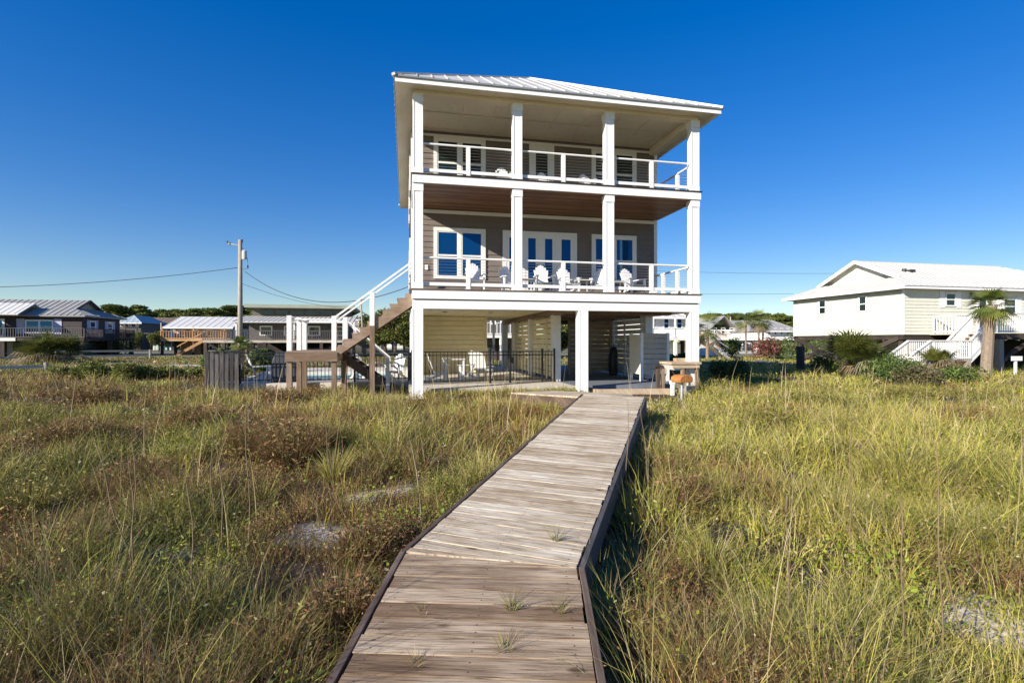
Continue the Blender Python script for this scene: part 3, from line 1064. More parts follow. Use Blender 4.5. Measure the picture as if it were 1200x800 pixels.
def hip_roof(x0, x1, y0, y1, ze, zr, thick=.06, rib=.42, ribh=.03, gab=None):
    """hip roof over the rectangle; ridge along the longer side; standing seams as ribs"""
    W, D = x1 - x0, y1 - y0
    mb = MB()
    hw = min(W, D) / 2
    if W >= D: r0, r1 = (x0 + hw, y0 + hw), (x1 - hw, y0 + hw)
    else: r0, r1 = (x0 + hw, y0 + hw), (x0 + hw, y1 - hw)
    A, B, C_, D_ = (x0, y0, ze), (x1, y0, ze), (x1, y1, ze), (x0, y1, ze)
    P, Q = (r0[0], r0[1], zr), (r1[0], r1[1], zr)
    if W >= D:
        mb.add([A, B, C_, D_, P, Q], [(0, 1, 5, 4), (1, 2, 5), (2, 3, 4, 5), (3, 0, 4)])
    else:
        mb.add([A, B, C_, D_, P, Q], [(0, 1, 4), (1, 2, 5, 4), (2, 3, 5), (3, 0, 4, 5)])
    sl = (zr - ze) / hw
    def run(u, n):   # how far a seam at distance u along a side of length n climbs
        return min(u, n - u, hw)
    for side in range(4):
        n = W if side in (0, 2) else D
        k = rib * .5
        while k < n:
            r_ = run(k, n)
            e = (0, r_)
            if side == 0: a, b_ = (x0 + k, y0, ze), (x0 + k, y0 + r_, ze + sl * r_)
            elif side == 2: a, b_ = (x0 + k, y1, ze), (x0 + k, y1 - r_, ze + sl * r_)
            elif side == 1: a, b_ = (x0, y0 + k, ze), (x0 + r_, y0 + k, ze + sl * r_)
            else: a, b_ = (x1, y0 + k, ze), (x1 - r_, y0 + k, ze + sl * r_)
            mb.bar(a, b_, .03, ribh * 2)
            k += rib
    for a, b_ in ((A, P), (B, P if W < D else Q), (C_, Q), (D_, Q if W < D else P), (P, Q)):
        if (Vector(a) - Vector(b_)).length > .1: mb.bar(a, b_, .12, ribh * 2.2)
    return mb


def gable_roof(x0, x1, y0, y1, ze, zr, rib=.45, ribh=.03, thick=.1, along='x'):
    mb = MB()
    if along == 'x':
        ym = (y0 + y1) / 2
        mb.prism([(y0, ze - thick), (y0, ze), (ym, zr), (y1, ze), (y1, ze - thick), (ym, zr - thick)], 'x', x0, x1)
        k = x0 + .05
        while k < x1 - .04:
            mb.bar((k, y0, ze), (k, ym, zr), .05, ribh * 2); mb.bar((k, y1, ze), (k, ym, zr), .05, ribh * 2)
            k += rib
    else:
        xm = (x0 + x1) / 2
        mb.prism([(x0, ze - thick), (x0, ze), (xm, zr), (x1, ze), (x1, ze - thick), (xm, zr - thick)], 'y', y0, y1)
        k = y0 + .05
        while k < y1 - .04:
            mb.bar((x0, k, ze), (xm, k, zr), .05, ribh * 2); mb.bar((x1, k, ze), (xm, k, zr), .05, ribh * 2)
            k += rib
    return mb


# ------------------------------------------------------------------ the tall house
SL = -1.35          # slab level
D1B, D1 = 1.17, 1.45
D2B, D2 = 4.34, 4.60
WT = 8.62
WS = 2.72


def tall_house():
    H = empty('beach_house', G(0, 0, 0), YAW, 'tall grey beach house on white piles with two porches, at the end of the boardwalk', 'house')
    # body
    mb = MB()
    laps(mb, .05, WT - .05, D1, 6.9, WS, '-y', .18)
    laps(mb, WS, 12.2, D1B, 6.9, .0, '-x', .18)
    laps(mb, WS, 12.2, D1B, 6.9, WT, '+x', .18)
    mb.box(.0, WT, WS, 12.2, 1.14, 6.9)
    mb.build('wall', 'taupe_siding', H)
    mb = MB()
    for x in (-.03, WT - .09):
        mb.box(x, x + .12, WS - .035, WS + .10, D1, 6.80)
    mb.box(.095, WT - .095, WS - .034, WS + .0, 4.20, 4.315)
    mb.box(.095, WT - .095, WS - .034, WS + .0, 6.55 + .17, 6.80)
    mb.build('trim', 'white_paint', H)
    # decks
    for n_, (zb, zt) in enumerate(((D1B, D1), (D2B, D2))):
        mb = MB()
        mb.box(-.02, WT + .06, -.06, -.002, zb, zt - .035)
        mb.box(-.02, .02, .0, WS - .04, zb, zt - .035)
        mb.box(WT + .02, WT + .06, .0, WS + .0, zb, zt - .035)
        mb.build('deck_band', 'white_paint', H, bevel=.004)
        mb = MB()
        k = 0
        y = -.085
        while y < WS - .05:
            y2 = min(y + .138, WS - .02)
            mb.box(-.05, WT + .09, y, y2 - .005, zt - .034, zt)
            y += .14
        mb.build('porch_floor', 'dark_timber' if n_ else 'rim_wood', H)
    mb = MB()
    y = .0
    while y < WS - .05:
        mb.box(.03, WT + .01, y + .002, y + .088, D2B + .01, D2B + .03)
        y += .09
    mb.build('porch_ceiling', 'ceiling_wood', H)
    # beam under the first deck, and a dark strip painted for the shaded gap above
    mb = MB()
    mb.box(-.0, WT + .03, -.01, .26, .90, 1.135)
    mb.box(-.001, .25, .262, 12.0, .905, 1.134)
    mb.box(WT - .24, WT + .029, .262, 12.0, .905, 1.134)
    mb.build('beam', 'white_paint', H, bevel=.006)
    mb = MB()
    mb.box(.03, WT, .02, .24, 1.136, 1.168)
    mb.build('gap_shade_strip', 'roof_edge', H)
    mb = MB()
    mb.box(.27, 4.7, .27, 12.1, 1.08, 1.132)
    for y in np.arange(.9, 12, 1.2):
        mb.box(.27, 4.7, y, y + .05, 1.066, 1.079)
    mb.build('underside', 'cream_siding', H)
    mb = MB()
    mb.box(4.72, WT - .25, .27, 12.1, 1.08, 1.132)
    for y in np.arange(1.2, 12, 2.3):
        mb.box(4.72, WT - .25, y, y + .24, .86, 1.079)
    mb.box(4.7, 4.95, .27, 12.0, .88, 1.06)
    mb.build('underside', 'stair_wood', H)
    for x, y in ((1.2, 1.2), (2.6, 1.2), (3.9, 1.2), (1.2, 4.5), (2.9, 4.5)):
        m2 = MB(); m2.tube([(x, y, 1.06), (x, y, 1.075)], .09, 12); m2.build('downlight', 'lamp_black', H)
    # ground level posts
    pw = .15
    spots = [(.13, .12, GZ - .3), (4.90, .12, GZ - .3), (8.49, .12, GZ - .3), (4.82, 2.55, SL), (8.46, 3.05, SL), (8.46, 6.2, SL), (8.46, 11.8, SL), (4.82, 5.9, SL), (4.82, 9.2, SL), (.15, 6.0, SL), (.15, 11.8, SL), (4.82, 11.8, SL), (.14, 3.5, SL)]
    for (t, s, zb) in spots:
        mb = MB()
        w_ = pw if s < 1 else .145
        if t == 8.49: w_ = .15
        mb.box(t - w_, t + w_, s - w_ + .02, s + w_ - .02, zb, .898)
        if s < 1:
            for sx in (-1, 1):
                mb.box(t + sx * (w_ - .022) - .02, t + sx * (w_ - .022) + .02, s - w_ + .012, s - w_ + .019, zb, .897)
        mb.build('pile', 'white_paint', H, bevel=.008)
    # porch posts
    for i in range(4):
        t = .135 + i * (WT - .24) / 3
        for j, (zb, zt) in enumerate(((D1, D2B), (D2, 6.79))):
            mb = MB()
            w_ = .128
            mb.box(t - w_, t + w_, .0 + .0, .24, zb, zt)
            mb.box(t - w_ - .012, t - w_ + .035, -.012, .0, zb, zt - .22); mb.box(t + w_ - .035, t + w_ + .012, -.012, .0, zb, zt - .22)
            mb.box(t - w_ - .022, t + w_ + .022, -.022, .262, zt - .22, zt - .002)
            mb.box(t - w_ - .018, t + w_ + .018, -.018, .258, zb, zb + .16)
            mb.build('porch_post', 'white_paint', H, bevel=.006)
    # railings
    for (z0) in (D1, D2):
        segs = []
        for i in range(3):
            a = .135 + i * (WT - .24) / 3 + .13; b_ = .135 + (i + 1) * (WT - .24) / 3 - .13
            segs.append(((a, .12), (b_, .12)))
        segs.append(((WT - .10, .26), (WT - .10, WS - .04)))
        segs.append(((.12, .26), (.12, WS - .04)))
        for (a, b_) in segs:
            side = a[0] == b_[0]
            if side and a[0] < 1 and z0 == D1: continue
            mb = MB()
            mb.tube([(a[0], a[1], z0 + .875), (b_[0], b_[1], z0 + .875)], .032, 8)
            mb.box(min(a[0], b_[0]) - (.03 if side else 0), max(a[0], b_[0]) + (.03 if side else 0), min(a[1], b_[1]) - (0 if side else .03), max(a[1], b_[1]) + (0 if side else .03), z0 + .10, z0 + .19)
            r_ = mb.build('railing', 'white_rail', H)
            L = math.hypot(b_[0] - a[0], b_[1] - a[1])
            for k in ((.5,) if not side else (.33, .72)):
                p = (a[0] + (b_[0] - a[0]) * k, a[1] + (b_[1] - a[1]) * k)
                m2 = MB(); m2.box(p[0] - .055, p[0] + .055, p[1] - .045, p[1] + .045, z0, z0 + .845); m2.build('railing_post', 'white_rail', r_)
            for k in range(7):
                m2 = MB(); zz = z0 + .27 + k * .085
                m2.tube([(a[0], a[1], zz), (b_[0], b_[1], zz)], .0035, 4, False); m2.build('cable', 'cable_steel', r_)
    # windows and doors
    window(H, .70, 2.42, 2.06, 3.74, WS - .018, cols=2, split=.47, frame=.12)
    window(H, 6.16, 7.84, 2.06, 3.74, WS - .018, cols=2, split=.47, frame=.12)
    window(H, 3.00, 5.62, D1 + .01, 3.74, WS - .018, cols=4, frame=.13, door=True)
    window(H, .70, 2.42, 5.02, 6.72, WS - .018, cols=2, split=.52, frame=.12, glass='window_green')
    window(H, 6.16, 7.84, 5.02, 6.72, WS - .018, cols=2, split=.52, frame=.12, glass='window_green')
    window(H, 3.92, 4.80, D2 + .01, 6.72, WS - .018, cols=1, frame=.13, door=True, glass='window_green')
    for y in (4.4, 7.0, 9.6):
        for z in (2.4, 5.4):
            window(H, y, y + .95, z, z + 1.3, -.02, face='-x', split=.5, frame=.1)
            window(H, y, y + .95, z, z + 1.3, WT + .02, face='+x', split=.5, frame=.1)
    m2 = MB(); m2.box(.42, .52, WS - .05, WS - .018, 2.34, 2.50); m2.build('outlet', 'white_rail', H)
    # roof
    o = .47
    x0, x1, y0, y1 = -o, WT + o, -o, 12.2 + o
    mb = MB()
    mb.box(x0, x1, y0, y0 + .04, 6.83, 6.96); mb.box(x0, x0 + .04, y0 + .04, y1, 6.83, 6.96)
    mb.box(x1 - .04, x1, y0 + .04, y1, 6.83, 6.96); mb.box(x0 + .04, x1 - .04, y1 - .04, y1, 6.83, 6.96)
    mb.build('fascia', 'fascia_white', H)
    mb = MB()
    mb.box(x0 + .04, x1 - .04, y0 + .04, y1 - .04, 6.90, 6.95)
    for k in range(9):   # ceiling battens
        xx = .55 + k * .96
        mb.box(xx - .035, xx + .035, .28, WS - .05, 6.878, 6.899)
    for yy in (1.3, 2.5):
        mb.box(.28, WT - .28, yy - .03, yy + .03, 6.872, 6.877)
    mb.build('soffit', 'soffit', H)
    mb = MB()
    mb.box(.0, WT, .0, .26, 6.79, 6.899); mb.box(.0, .27, .262, WS, 6.70, 6.898); mb.box(WT - .27, WT, .262, WS, 6.66, 6.898)
    mb.build('beam', 'soffit', H)
    mb = MB()
    e = .04
    for a in ((x0 - e, x1 + e, y0 - e, y0), (x0 - e, x0, y0, y1), (x1, x1 + e, y0, y1)):
        mb.box(a[0], a[1], a[2], a[3], 6.955, 7.0)
    mb.build('drip_edge', 'roof_edge', H)
    rf = hip_roof(x0 - e, x1 + e, y0 - e, y1 + e, 7.0, 9.80, rib=.41, ribh=.028).build('roof', 'metal_roof', H)
    # the light-coloured room at ground level, and the slatted walls
    mb = MB()
    for k in range(12): mb.box(.33, 3.16, 7.66, 7.699, SL + .03 + k * .2, min(1.06, SL + .03 + k * .2 + .178))
    mb.box(.3, 3.2, 7.7, 10.4, SL, 1.06)
    mb.box(.04, .10, 6.3, 7.7, SL, 1.06); mb.box(.04, .3, 7.7, 7.76, SL, 1.06)
    mb.box(.27, .32, 7.66, 7.7, SL, 1.06); mb.box(3.17, 3.25, 7.66, 7.7, SL, 1.06)
    mb.build('ground_room', 'cream_siding', H)
    def slats(x, y0_, y1_, face, mname, posts):
        mb = MB()
        z = SL + .12
        while z < .86:
            if face == 'x': mb.box(x - .012, x + .012, y0_, y1_, z, z + .165)
            else: mb.box(y0_, y1_, x - .012, x + .012, z, z + .165)
            z += .19
        for p in posts:
            if face == 'x': mb.box(x - .05, x - .013, p - .05, p + .05, SL, .88)
            else: mb.box(p - .05, p + .05, x - .05, x - .013, SL, .88)
        mb.build('slatted_wall', mname, H)
    slats(4.82, 2.72, 5.75, 'x', 'cream_siding', (3.6,))
    slats(4.82, 6.05, 9.05, 'x', 'cream_siding', (7.5,))
    slats(8.46, 3.2, 6.05, 'x', 'white_paint', (3.5, 5.0))
    slats(5.94, 6.35, 8.3, 'y', 'tan_wood', (6.4, 7.3, 8.2))
    slats(8.46, 6.35, 9.5, 'x', 'white_paint', (7.4,))
    return H


tall_house()

# slab under the house and the timber edge in front of it
mb = MB()
c = G(0, 0)
mb.box(-.1, 4.85, .55, 13.6, GZ - .4, SL)
o = mb.build('patio', 'pool_deck', None, loc=c, rz=YAW); tag(o, kind='structure')
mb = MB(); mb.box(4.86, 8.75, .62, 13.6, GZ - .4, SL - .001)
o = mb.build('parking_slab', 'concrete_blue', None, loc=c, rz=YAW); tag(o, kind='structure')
mb = MB()
mb.box(-6.1, -4.6, 3.5, 13.6, GZ - .4, SL); mb.box(-.7, -.102, 3.5, 13.6, GZ - .4, SL)
mb.box(-4.6, -.7, 3.5, 5.6, GZ - .4, SL); mb.box(-4.6, -.7, 9.6, 13.6, GZ - .4, SL)
o = mb.build('pool_terrace', 'pool_deck', None, loc=c, rz=YAW); tag(o, kind='structure')
mb = MB(); mb.box(-4.6, -.7, 5.6, 9.6, SL - .5, SL - .08)
o = mb.build('water', 'pool_water', None, loc=c, rz=YAW); tag(o, kind='structure')
mb = MB()
mb.bar((5.3, -.05, GZ + .10), (8.1, -.30, GZ + .10), .12, .24)
mb.bar((5.3, -.05, GZ + .10), (5.25, .5, GZ + .12), .12, .22)
o = mb.build('timber_edging', 'tan_wood', None, loc=G(0, 0), rz=YAW)
tag(o, 'low pale timber edging on the sand between the white front piles', 'edging')


# ------------------------------------------------------------------ staircase
def staircase():
    S = empty('outdoor_staircase', G(-2.15, 1.1, GZ), YAW, 'brown timber staircase with white rails and square landing climbing to the lower porch', 'staircase')
    bx, by, bz = -2.15, 1.1, GZ
    def l(t, s, z): return (t - bx, s - by, z - bz)
    zl = -.27
    def lb(mb, t0, t1, s0, s1, z0, z1): mb.box(t0 - bx, t1 - bx, s0 - by, s1 - by, z0 - bz, z1 - bz)
    mb = MB()
    y = 1.1
    while y < 3.4:
        lb(mb, -3.48, -2.12, y, y + .134, zl - .034, zl); y += .14
    mb.build('landing', 'stair_wood', S)
    mb = MB()
    lb(mb, -3.50, -2.10, 1.04, 1.08, zl - .30, zl - .036); lb(mb, -3.50, -3.46, 1.08, 3.45, zl - .30, zl - .036); lb(mb, -3.46, -2.10, 3.42, 3.46, zl - .30, zl - .036); lb(mb, -2.14, -2.10, 1.08, 3.42, zl - .30, zl - .036)
    mb.build('landing_frame', 'stair_wood', S, bevel=.004)
    for t, s in ((-3.40, 1.16), (-2.20, 1.16), (-3.40, 2.50), (-3.40, 3.36), (-2.20, 3.36), (-2.05, 2.25)):
        mb = MB(); lb(mb, t - .07, t + .07, s - .07, s + .07, float(ground_h(*G(t, s)[:2])) - .3, zl - .31); mb.build('support_post', 'stair_wood', S, bevel=.004)
    for t, s in ((-3.40, 1.16), (-2.20, 1.16), (-3.40, 2.50), (-3.40, 3.36), (-2.02, 2.22), (-1.98, 1.98)):
        mb = MB(); lb(mb, t - .065, t + .065, s - .065, s + .065, zl, zl + 1.0); mb.build('rail_post', 'white_rail', S, bevel=.006)
    mb = MB()
    for zz in (.86,):
        mb.bar(l(-3.33, 1.16, zl + zz + .04), l(-2.27, 1.16, zl + zz + .04), .05, .035)
    mb.bar(l(-3.40, 1.23, zl + .92), l(-3.40, 3.3, zl + .92), .05, .05)
    mb.bar(l(-3.33, 3.36, zl + .92), l(-2.1, 3.36, zl + .92), .05, .05)
    mb.build('landing_rail', 'white_rail', S)
    # upper flight
    n = 10
    rise = (D1 - zl) / n; run = 2.12 / n
    for k in range(1, n):
        mb = MB(); t0 = -2.12 + (k - 1) * run
        lb(mb, t0 - .02, t0 + run + .04, 1.12, 2.12, zl + k * rise - .04, zl + k * rise); mb.build('tread', 'stair_wood', S)
        mb = MB(); lb(mb, t0 + .0, t0 + .02, 1.14, 2.10, zl + (k - 1) * rise, zl + k * rise - .041); mb.build('riser', 'tan_wood', S)
    for s in (1.10, 2.13):
        mb = MB(); mb.prism([(-2.12 - bx, zl - .16 - bz), (-2.12 - bx, zl + .02 - bz)] + [p for k in range(n) for p in ((-2.12 + k * run - bx, zl + (k + 1) * rise - .045 - bz), (-2.12 + (k + 1) * run - bx, zl + (k + 1) * rise - .045 - bz))] + [(-bx, D1 - .40 - bz)], 'y', s - .02 - by, s + .02 - by)
        mb.build('stringer', 'stair_wood', S)
        mb = MB()
        mb.bar(l(-2.15, s, zl + .98), l(.0, s, D1 + .90), .06, .05)
        if s < 2: mb.bar(l(-2.15, s, zl + .84), l(.0, s, D1 + .76), .04, .035)
        mb.build('handrail', 'white_rail', S)
    for s in (1.08,):
        mb = MB(); lb(mb, -1.21, -1.07, s - .07, s + .07, GZ - .3, .45); mb.build('support_post', 'stair_wood', S, bevel=.004)
        mb = MB(); lb(mb, -1.205, -1.075, s - .065, s + .065, .452, 1.42); mb.build('rail_post', 'white_rail', S, bevel=.006)
    # lower flight, going down to the right behind the upper one
    zb = -1.62; n = 8; t1 = -.45
    rise = (zl - zb) / n; run = (t1 + 2.15) / n
    for k in range(n - 1):
        mb = MB(); t0 = -2.12 + k * run
        lb(mb, t0, t0 + run + .03, 2.32, 3.34, zl - (k + 1) * rise - .04, zl - (k + 1) * rise); mb.build('tread', 'stair_wood', S)
    for s in (2.30, 3.36):
        mb = MB()
        mb.bar(l(-2.15, s, zl - .17), l(t1, s, zb - .05), .04, .26); mb.build('stringer', 'dark_timber', S)
        mb = MB(); mb.bar(l(-2.05, s - .03, zl + .92), l(t1 - .25, s - .03, zb + 1.08), .06, .05); mb.build('handrail', 'white_rail', S)
    for s in (2.30, 3.36):
        mb = MB(); lb(mb, -.80, -.69, s - .05, s + .05, GZ - .3, zb + 1.1); mb.build('rail_post', 'white_rail' if s > 3 else 'galvanised', S)


staircase()


# ------------------------------------------------------------------ black metal pool fence
def metal_fence(label, a, b_, z, h=1.05, step=.115, gate=None, name='metal_fence'):
    pa, pb = G(*a, z), G(*b_, z)
    root = empty(name, pa, math.atan2((pb - pa).y, (pb - pa).x), label, 'fence')
    L = (pb - pa).length
    n = max(1, round(L / 1.83))
    g0, g1 = gate if gate else (None, None)
    edges = [k * L / n for k in range(n + 1)]
    if gate: edges = sorted([e for e in edges if not (g0 - .5 < e < g1 + .5) or e in (0, L)] + [g0, g1])
    for e in edges:
        mb = MB(); mb.box(e - .03, e + .03, -.03, .03, 0, h + .06); mb.box(e - .035, e + .035, -.035, .035, h + .06, h + .075); mb.build('fence_post', 'black_metal', root)
    for e0, e1 in zip(edges[:-1], edges[1:]):
        mb = MB()
        isg = gate and abs(e0 - g0) < 1e-6
        for zz in (.10, h - .13, h - .02):
            mb.box(e0 + .03, e1 - .03, -.012, .012, zz - .016, zz + .016)
        m_ = int((e1 - e0 - .06) / step)
        for k in range(1, m_ + 1):
            x = e0 + (e1 - e0) * k / (m_ + 1)
            mb.box(x - .009, x + .009, -.009, .009, .06, h)
        p = mb.build('gate' if isg else 'fence_panel', 'black_metal', root)
        if isg:
            m2 = MB(); m2.box(e0 + .0, e0 + .10, -.05, -.013, h * .62, h * .8); m2.build('latch', 'black_metal', p)
    return root


metal_fence('black metal fence with gate enclosing the patio under the tall house', (.3, 1.95), (4.66, 2.2), SL, 1.04, gate=(2.85, 3.95))
metal_fence('black metal fence along the front of the pool terrace, behind the staircase', (-5.4, 3.6), (-.1, 3.6), SL, 1.0)
metal_fence('black metal fence along the far side of the pool terrace', (-6.0, 13.3), (.0, 13.3), SL, 1.0, .14)
metal_fence('tall dark metal gate fence at the back of the open space under the house', (3.4, 12.6), (5.2, 12.6), SL, 1.15, .10)
metal_fence('short black metal fence run closing the corner beside the left front pile', (.0, 2.0), (-.1, 3.5), SL, 1.0)
# grey board fence at the pool corner
fr = empty('board_fence', G(-6.25, 3.1, GZ), YAW, 'dark weathered board fence at the left corner of the pool terrace', 'fence')
mb = MB()
k = 0.0
while k < .95:
    mb.box(k, k + .105, random.uniform(-.006, .006), .022, 0, 1.26 + random.uniform(-.07, .05)); k += .14
mb.build('boards', 'fence_wood', fr)
mb = MB(); mb.box(.0, .98, .024, .06, .25, .33); mb.box(.0, .98, .024, .06, 1.0, 1.08); mb.build('fence_rail', 'fence_wood', fr)
mb = MB()
k = .05
while k < 3.5:
    mb.box(-.03, -.006, k, k + .132, 0, 1.30 + random.uniform(-.02, .02)); k += .14
mb.build('boards', 'fence_wood', fr)


# ------------------------------------------------------------------ slatted porch chairs
def make_chair():
    c = empty('porch_chair', (0, 0, 0))
    mb = MB()
    for k in range(6):
        y = -.30 + k * .095
        mb.box(-.26, .26, y, y + .08, .36 - k * .022 - .02, .36 - k * .022)
    mb.build('seat', 'plastic_white', c)
    mb = MB()
    for k in range(7):
        a = (k - 3) * .105
        top = 1.0 - abs(k - 3) ** 1.7 * .026
        p0 = Vector((a * .62 * .8, .22, .25)); p1 = Vector((a * .78, .22 + (top - .25) * .42, top))
        mb.bar(p0, p1, .068, .018, up=(0, 1, .3))
    mb.bar((-.24, .30, .44), (.24, .30, .44), .03, .06); mb.bar((-.25, .44, .74), (.25, .44, .74), .03, .05)
    mb.build('backrest', 'plastic_white', c)
    for sx in (-1, 1):
        mb = MB(); mb.prism([(sx * .24, -.40), (sx * .37, -.36), (sx * .37, .10), (sx * .28, .36), (sx * .25, .36)], 'z', .555, .578); mb.build('armrest', 'plastic_white', c)
        mb = MB(); mb.box(sx * .27, sx * .32, -.34, -.24, 0, .555); mb.build('leg', 'plastic_white', c)
        mb = MB(); mb.bar((sx * .29, -.30, .31), (sx * .29, .46, .02), .03, .10); mb.build('leg', 'plastic_white', c)
    return c


chair0 = make_chair()
used = [False]


def chair(loc, rz, label, group, sc_=1.0):
    c = chair0 if not used[0] else copy_tree(chair0)
    used[0] = True
    c.location = loc
    c.rotation_euler.z = rz
    c.scale = (sc_ * .84, sc_ * .88, sc_ * .95)
    tag(c, label, 'chair', group)


ordn = ['first', 'second', 'third', 'fourth', 'fifth']
for i, (px, s, a) in enumerate([(556, .95, .0), (597, 1.35, .12), (637, .95, -.05), (666, 1.25, .12), (703, 1.3, -.45), (742, 1.1, .2)]):
    lab = ['white slatted chair in front of the left window pair on the lower porch', 'white slatted chair beside the second post of the lower porch, partly hidden by it',
           'white slatted chair in front of the glass doors, left one of the close pair', 'white slatted chair in front of the glass doors, right one of the close pair',
           'white slatted chair turned sideways just left of the third porch post', 'rightmost white slatted chair on the lower porch, right of the third post'][i]
    chair(G(T(px, s), s, D1), YAW + a, lab, 'chairs on the lower porch')
for i, (px, s) in enumerate([(590, .9), (638, 1.1), (688, 1.0)]):
    chair(G(T(px, s), s, D2), YAW, ['white slatted chair at the left post of the upper porch, only its top showing', 'white slatted chair in front of the upper porch door, only its top showing',
          'white slatted chair left of the right-hand upper window, only its top showing'][i], 'chairs on the upper porch', .80)
for i, (t, s, a, lab) in enumerate([(-5.0, 4.5, 2.0, 'white slatted chair facing right at the board fence corner of the pool terrace'),
                                    (-4.1, 5.0, .3, 'white chair seen between the pool fence bars left of the stair landing'),
                                    (-1.75, 4.6, .5, 'white chair behind the pool fence under the lower stair flight'),
                                    (-.55, 4.4, -.4, 'white chair behind the pool fence beside the white corner pile'),
                                    (1.0, 4.3, 1.6, 'white chair left of the patio table behind the black fence'),
                                    (1.95, 4.2, -1.6, 'white chair right of the patio table behind the black fence'),
                                    (-4.9, 10.6, 3.4, 'white chair at the far end of the pool')]):
    chair(G(t, s, SL), YAW + a, lab, 'chairs around the pool and patio', .95)

# small side tables on the lower porch
def side_table(loc, label, sc_=1, name='side_table'):
    c = empty(name, loc, YAW, label, 'table')
    mb = MB()
    for k in range(5): mb.box(-.24, .24, -.24 + k * .098, -.24 + k * .098 + .085, .44, .46)
    mb.build('table_top', 'plastic_white', c)
    for sx in (-1, 1):
        for sy in (-1, 1):
            mb = MB(); mb.box(sx * .2 - .02, sx * .2 + .02, sy * .2 - .02, sy * .2 + .02, 0, .44); mb.build('leg', 'plastic_white', c)
    c.scale = (sc_,) * 3


side_table(G(T(617, .9), .9, D1), 'small side table right of the second post on the lower porch', .95)
side_table(G(T(683, .95), .95, D1), 'small white side table between the chair pair and the third porch post')
side_table(G(T(723, 1.2), 1.2, D1), 'small side table hidden behind the third post of the lower porch')
side_table(G(1.5, 4.25, SL), 'white patio table between two chairs behind the black fence', 1.6, 'patio_table')

# white lounger shape added in place of the sunlit patch on the room wall
c = empty('sun_patch_lounger', G(2.6, 4.8, SL), YAW + .1, 'white lounger shape added for a sunlit wall patch, right of the patio table', 'sun patch stand-in')
mb = MB(); mb.box(-.3, .3, -.6, .5, .28, .34); mb.build('seat', 'plastic_white', c)
mb = MB(); mb.bar((0, .5, .33), (0, .95, .95), .6, .05); mb.build('backrest', 'plastic_white', c)
for sx in (-1, 1):
    for sy in (-1, 1):
        mb = MB(); mb.box(sx * .25 - .03, sx * .25 + .03, sy * .45 - .03, sy * .45 + .03, 0, .28); mb.build('leg', 'plastic_white', c)

# dark covered grill behind the pool fence
c = empty('covered_grill', G(-4.15, 4.3, SL), YAW, 'dark covered barbecue behind the pool fence, left of the stair landing', 'barbecue')
mb = MB(); mb.prism([(-.42, 0), (.42, 0), (.40, .72), (.28, 1.0), (-.28, 1.0), (-.40, .72)], 'y', -.28, .28); mb.build('cover', 'dark_cover', c, bevel=.04)
mb = MB(); mb.box(-.4, -.34, -.24, -.18, -.0, .06); mb.build('wheel', 'lamp_black', c)

# ------------------------------------------------------------------ outdoor shower cabin
s0, s1 = 1.80, 2.70
t0, t1 = T(751, s0), T(784.5, s0)
c = empty('shower_cabin', G(t0, s0, SL), YAW, 'pale boarded outdoor shower cabin on short legs in front of the right rear pile', 'shower')
W, D = t1 - t0, s1 - s0
mb = MB()
z = .24
for k in range(8):
    mb.box(.04, W - .04, .0, .022, z, z + .158); z += .175
mb.build('front_panel', 'cabin_paint', c)
mb = MB(); mb.box(.0, .022, .05, D, .24, 1.58); mb.build('door', 'soffit', c)
mb = MB(); mb.box(W - .022, W, .05, D, .24, 1.6); mb.box(.03, W - .03, D - .02, D, .24, 1.6); mb.build('side_panel', 'cabin_paint', c)
for x, y in ((.0, .0), (W - .09, .0), (.0, D - .09), (W - .09, D - .09)):
    mb = MB(); mb.box(x + (.0 if x else -.004), x + .09, y - .004, y + .09, 0, 1.64); mb.build('leg', 'white_paint', c)
# brown post with a ledge in front of the cabin
mb = MB(); mb.box(-.05, .05, -.05, .05, 0, .80); mb.box(-.12, .2, -.07, .07, .80, .88)
o = mb.build('hose_post', 'dark_timber', None, bevel=.004, loc=G(T(771, .45), .45, GZ), rz=YAW)
tag(o, 'short dark brown timber post with a ledge in front of the shower cabin', 'post')

# cleaning table
c = empty('cleaning_table', G(T(797, -.05), .15, GZ), YAW, 'weathered timber cleaning table with a white sink, left of the right front pile', 'table')
mb = MB()
for k in range(5): mb.box(-.40, .60, -.40 + k * .15, -.40 + k * .15 + .14, .93, 1.0)
mb.box(.05, .55, .1, .3, 1.001, 1.10)
mb.build('table_top', 'tan_wood', c, bevel=.004)
mb = MB(); mb.box(-.34, .55, -.37, -.33, .82, .928); mb.build('apron', 'tan_wood', c)
mb = MB(); mb.prism([(-.36, .925), (.02, .925), (-.03, .76), (-.25, .76)], 'y', -.30, .25); mb.build('sink', 'plastic_white', c)
for x, y in ((.02, -.3), (.50, -.3), (-.30, .3), (.50, .3)):
    mb = MB(); mb.box(x - .045, x + .045, y - .04, y + .04, 0, .925); mb.build('leg', 'stair_wood', c)
# rusty park grill
c = empty('rusty_grill', G(T(799, -1.1), -1.1, GZ - .03), YAW + .2, 'rust-orange charcoal grill box on a grey post beside the right front pile', 'grill')
mb = MB()
mb.prism([(-.26, .0), (-.30, .10), (-.27, .22), (-.12, .29), (.14, .30), (.26, .24), (.30, .12), (.26, .0)], 'y', -.2, .2)
o = mb.build('grill_box', 'rust', c, bevel=.02); o.location.z = .50; o.scale = (.78, 1, .72)
mb = MB(); mb.tube([(0, 0, 0), (0, 0, .53)], .045, 10); mb.build('pole', 'galvanised', c)
c = empty('metal_bucket', G(T(808, -.5), -.5, GZ - .02), 0, 'dull grey metal bucket standing at the foot of the right front pile', 'bucket')
mb = MB(); mb.tube([(0, 0, 0), (0, 0, .31)], [.12, .16], 16); mb.tube([(0, 0, .31), (0, 0, .33)], [.17, .17], 16); mb.build('bucket_body', 'galvanised', c, smooth=False)
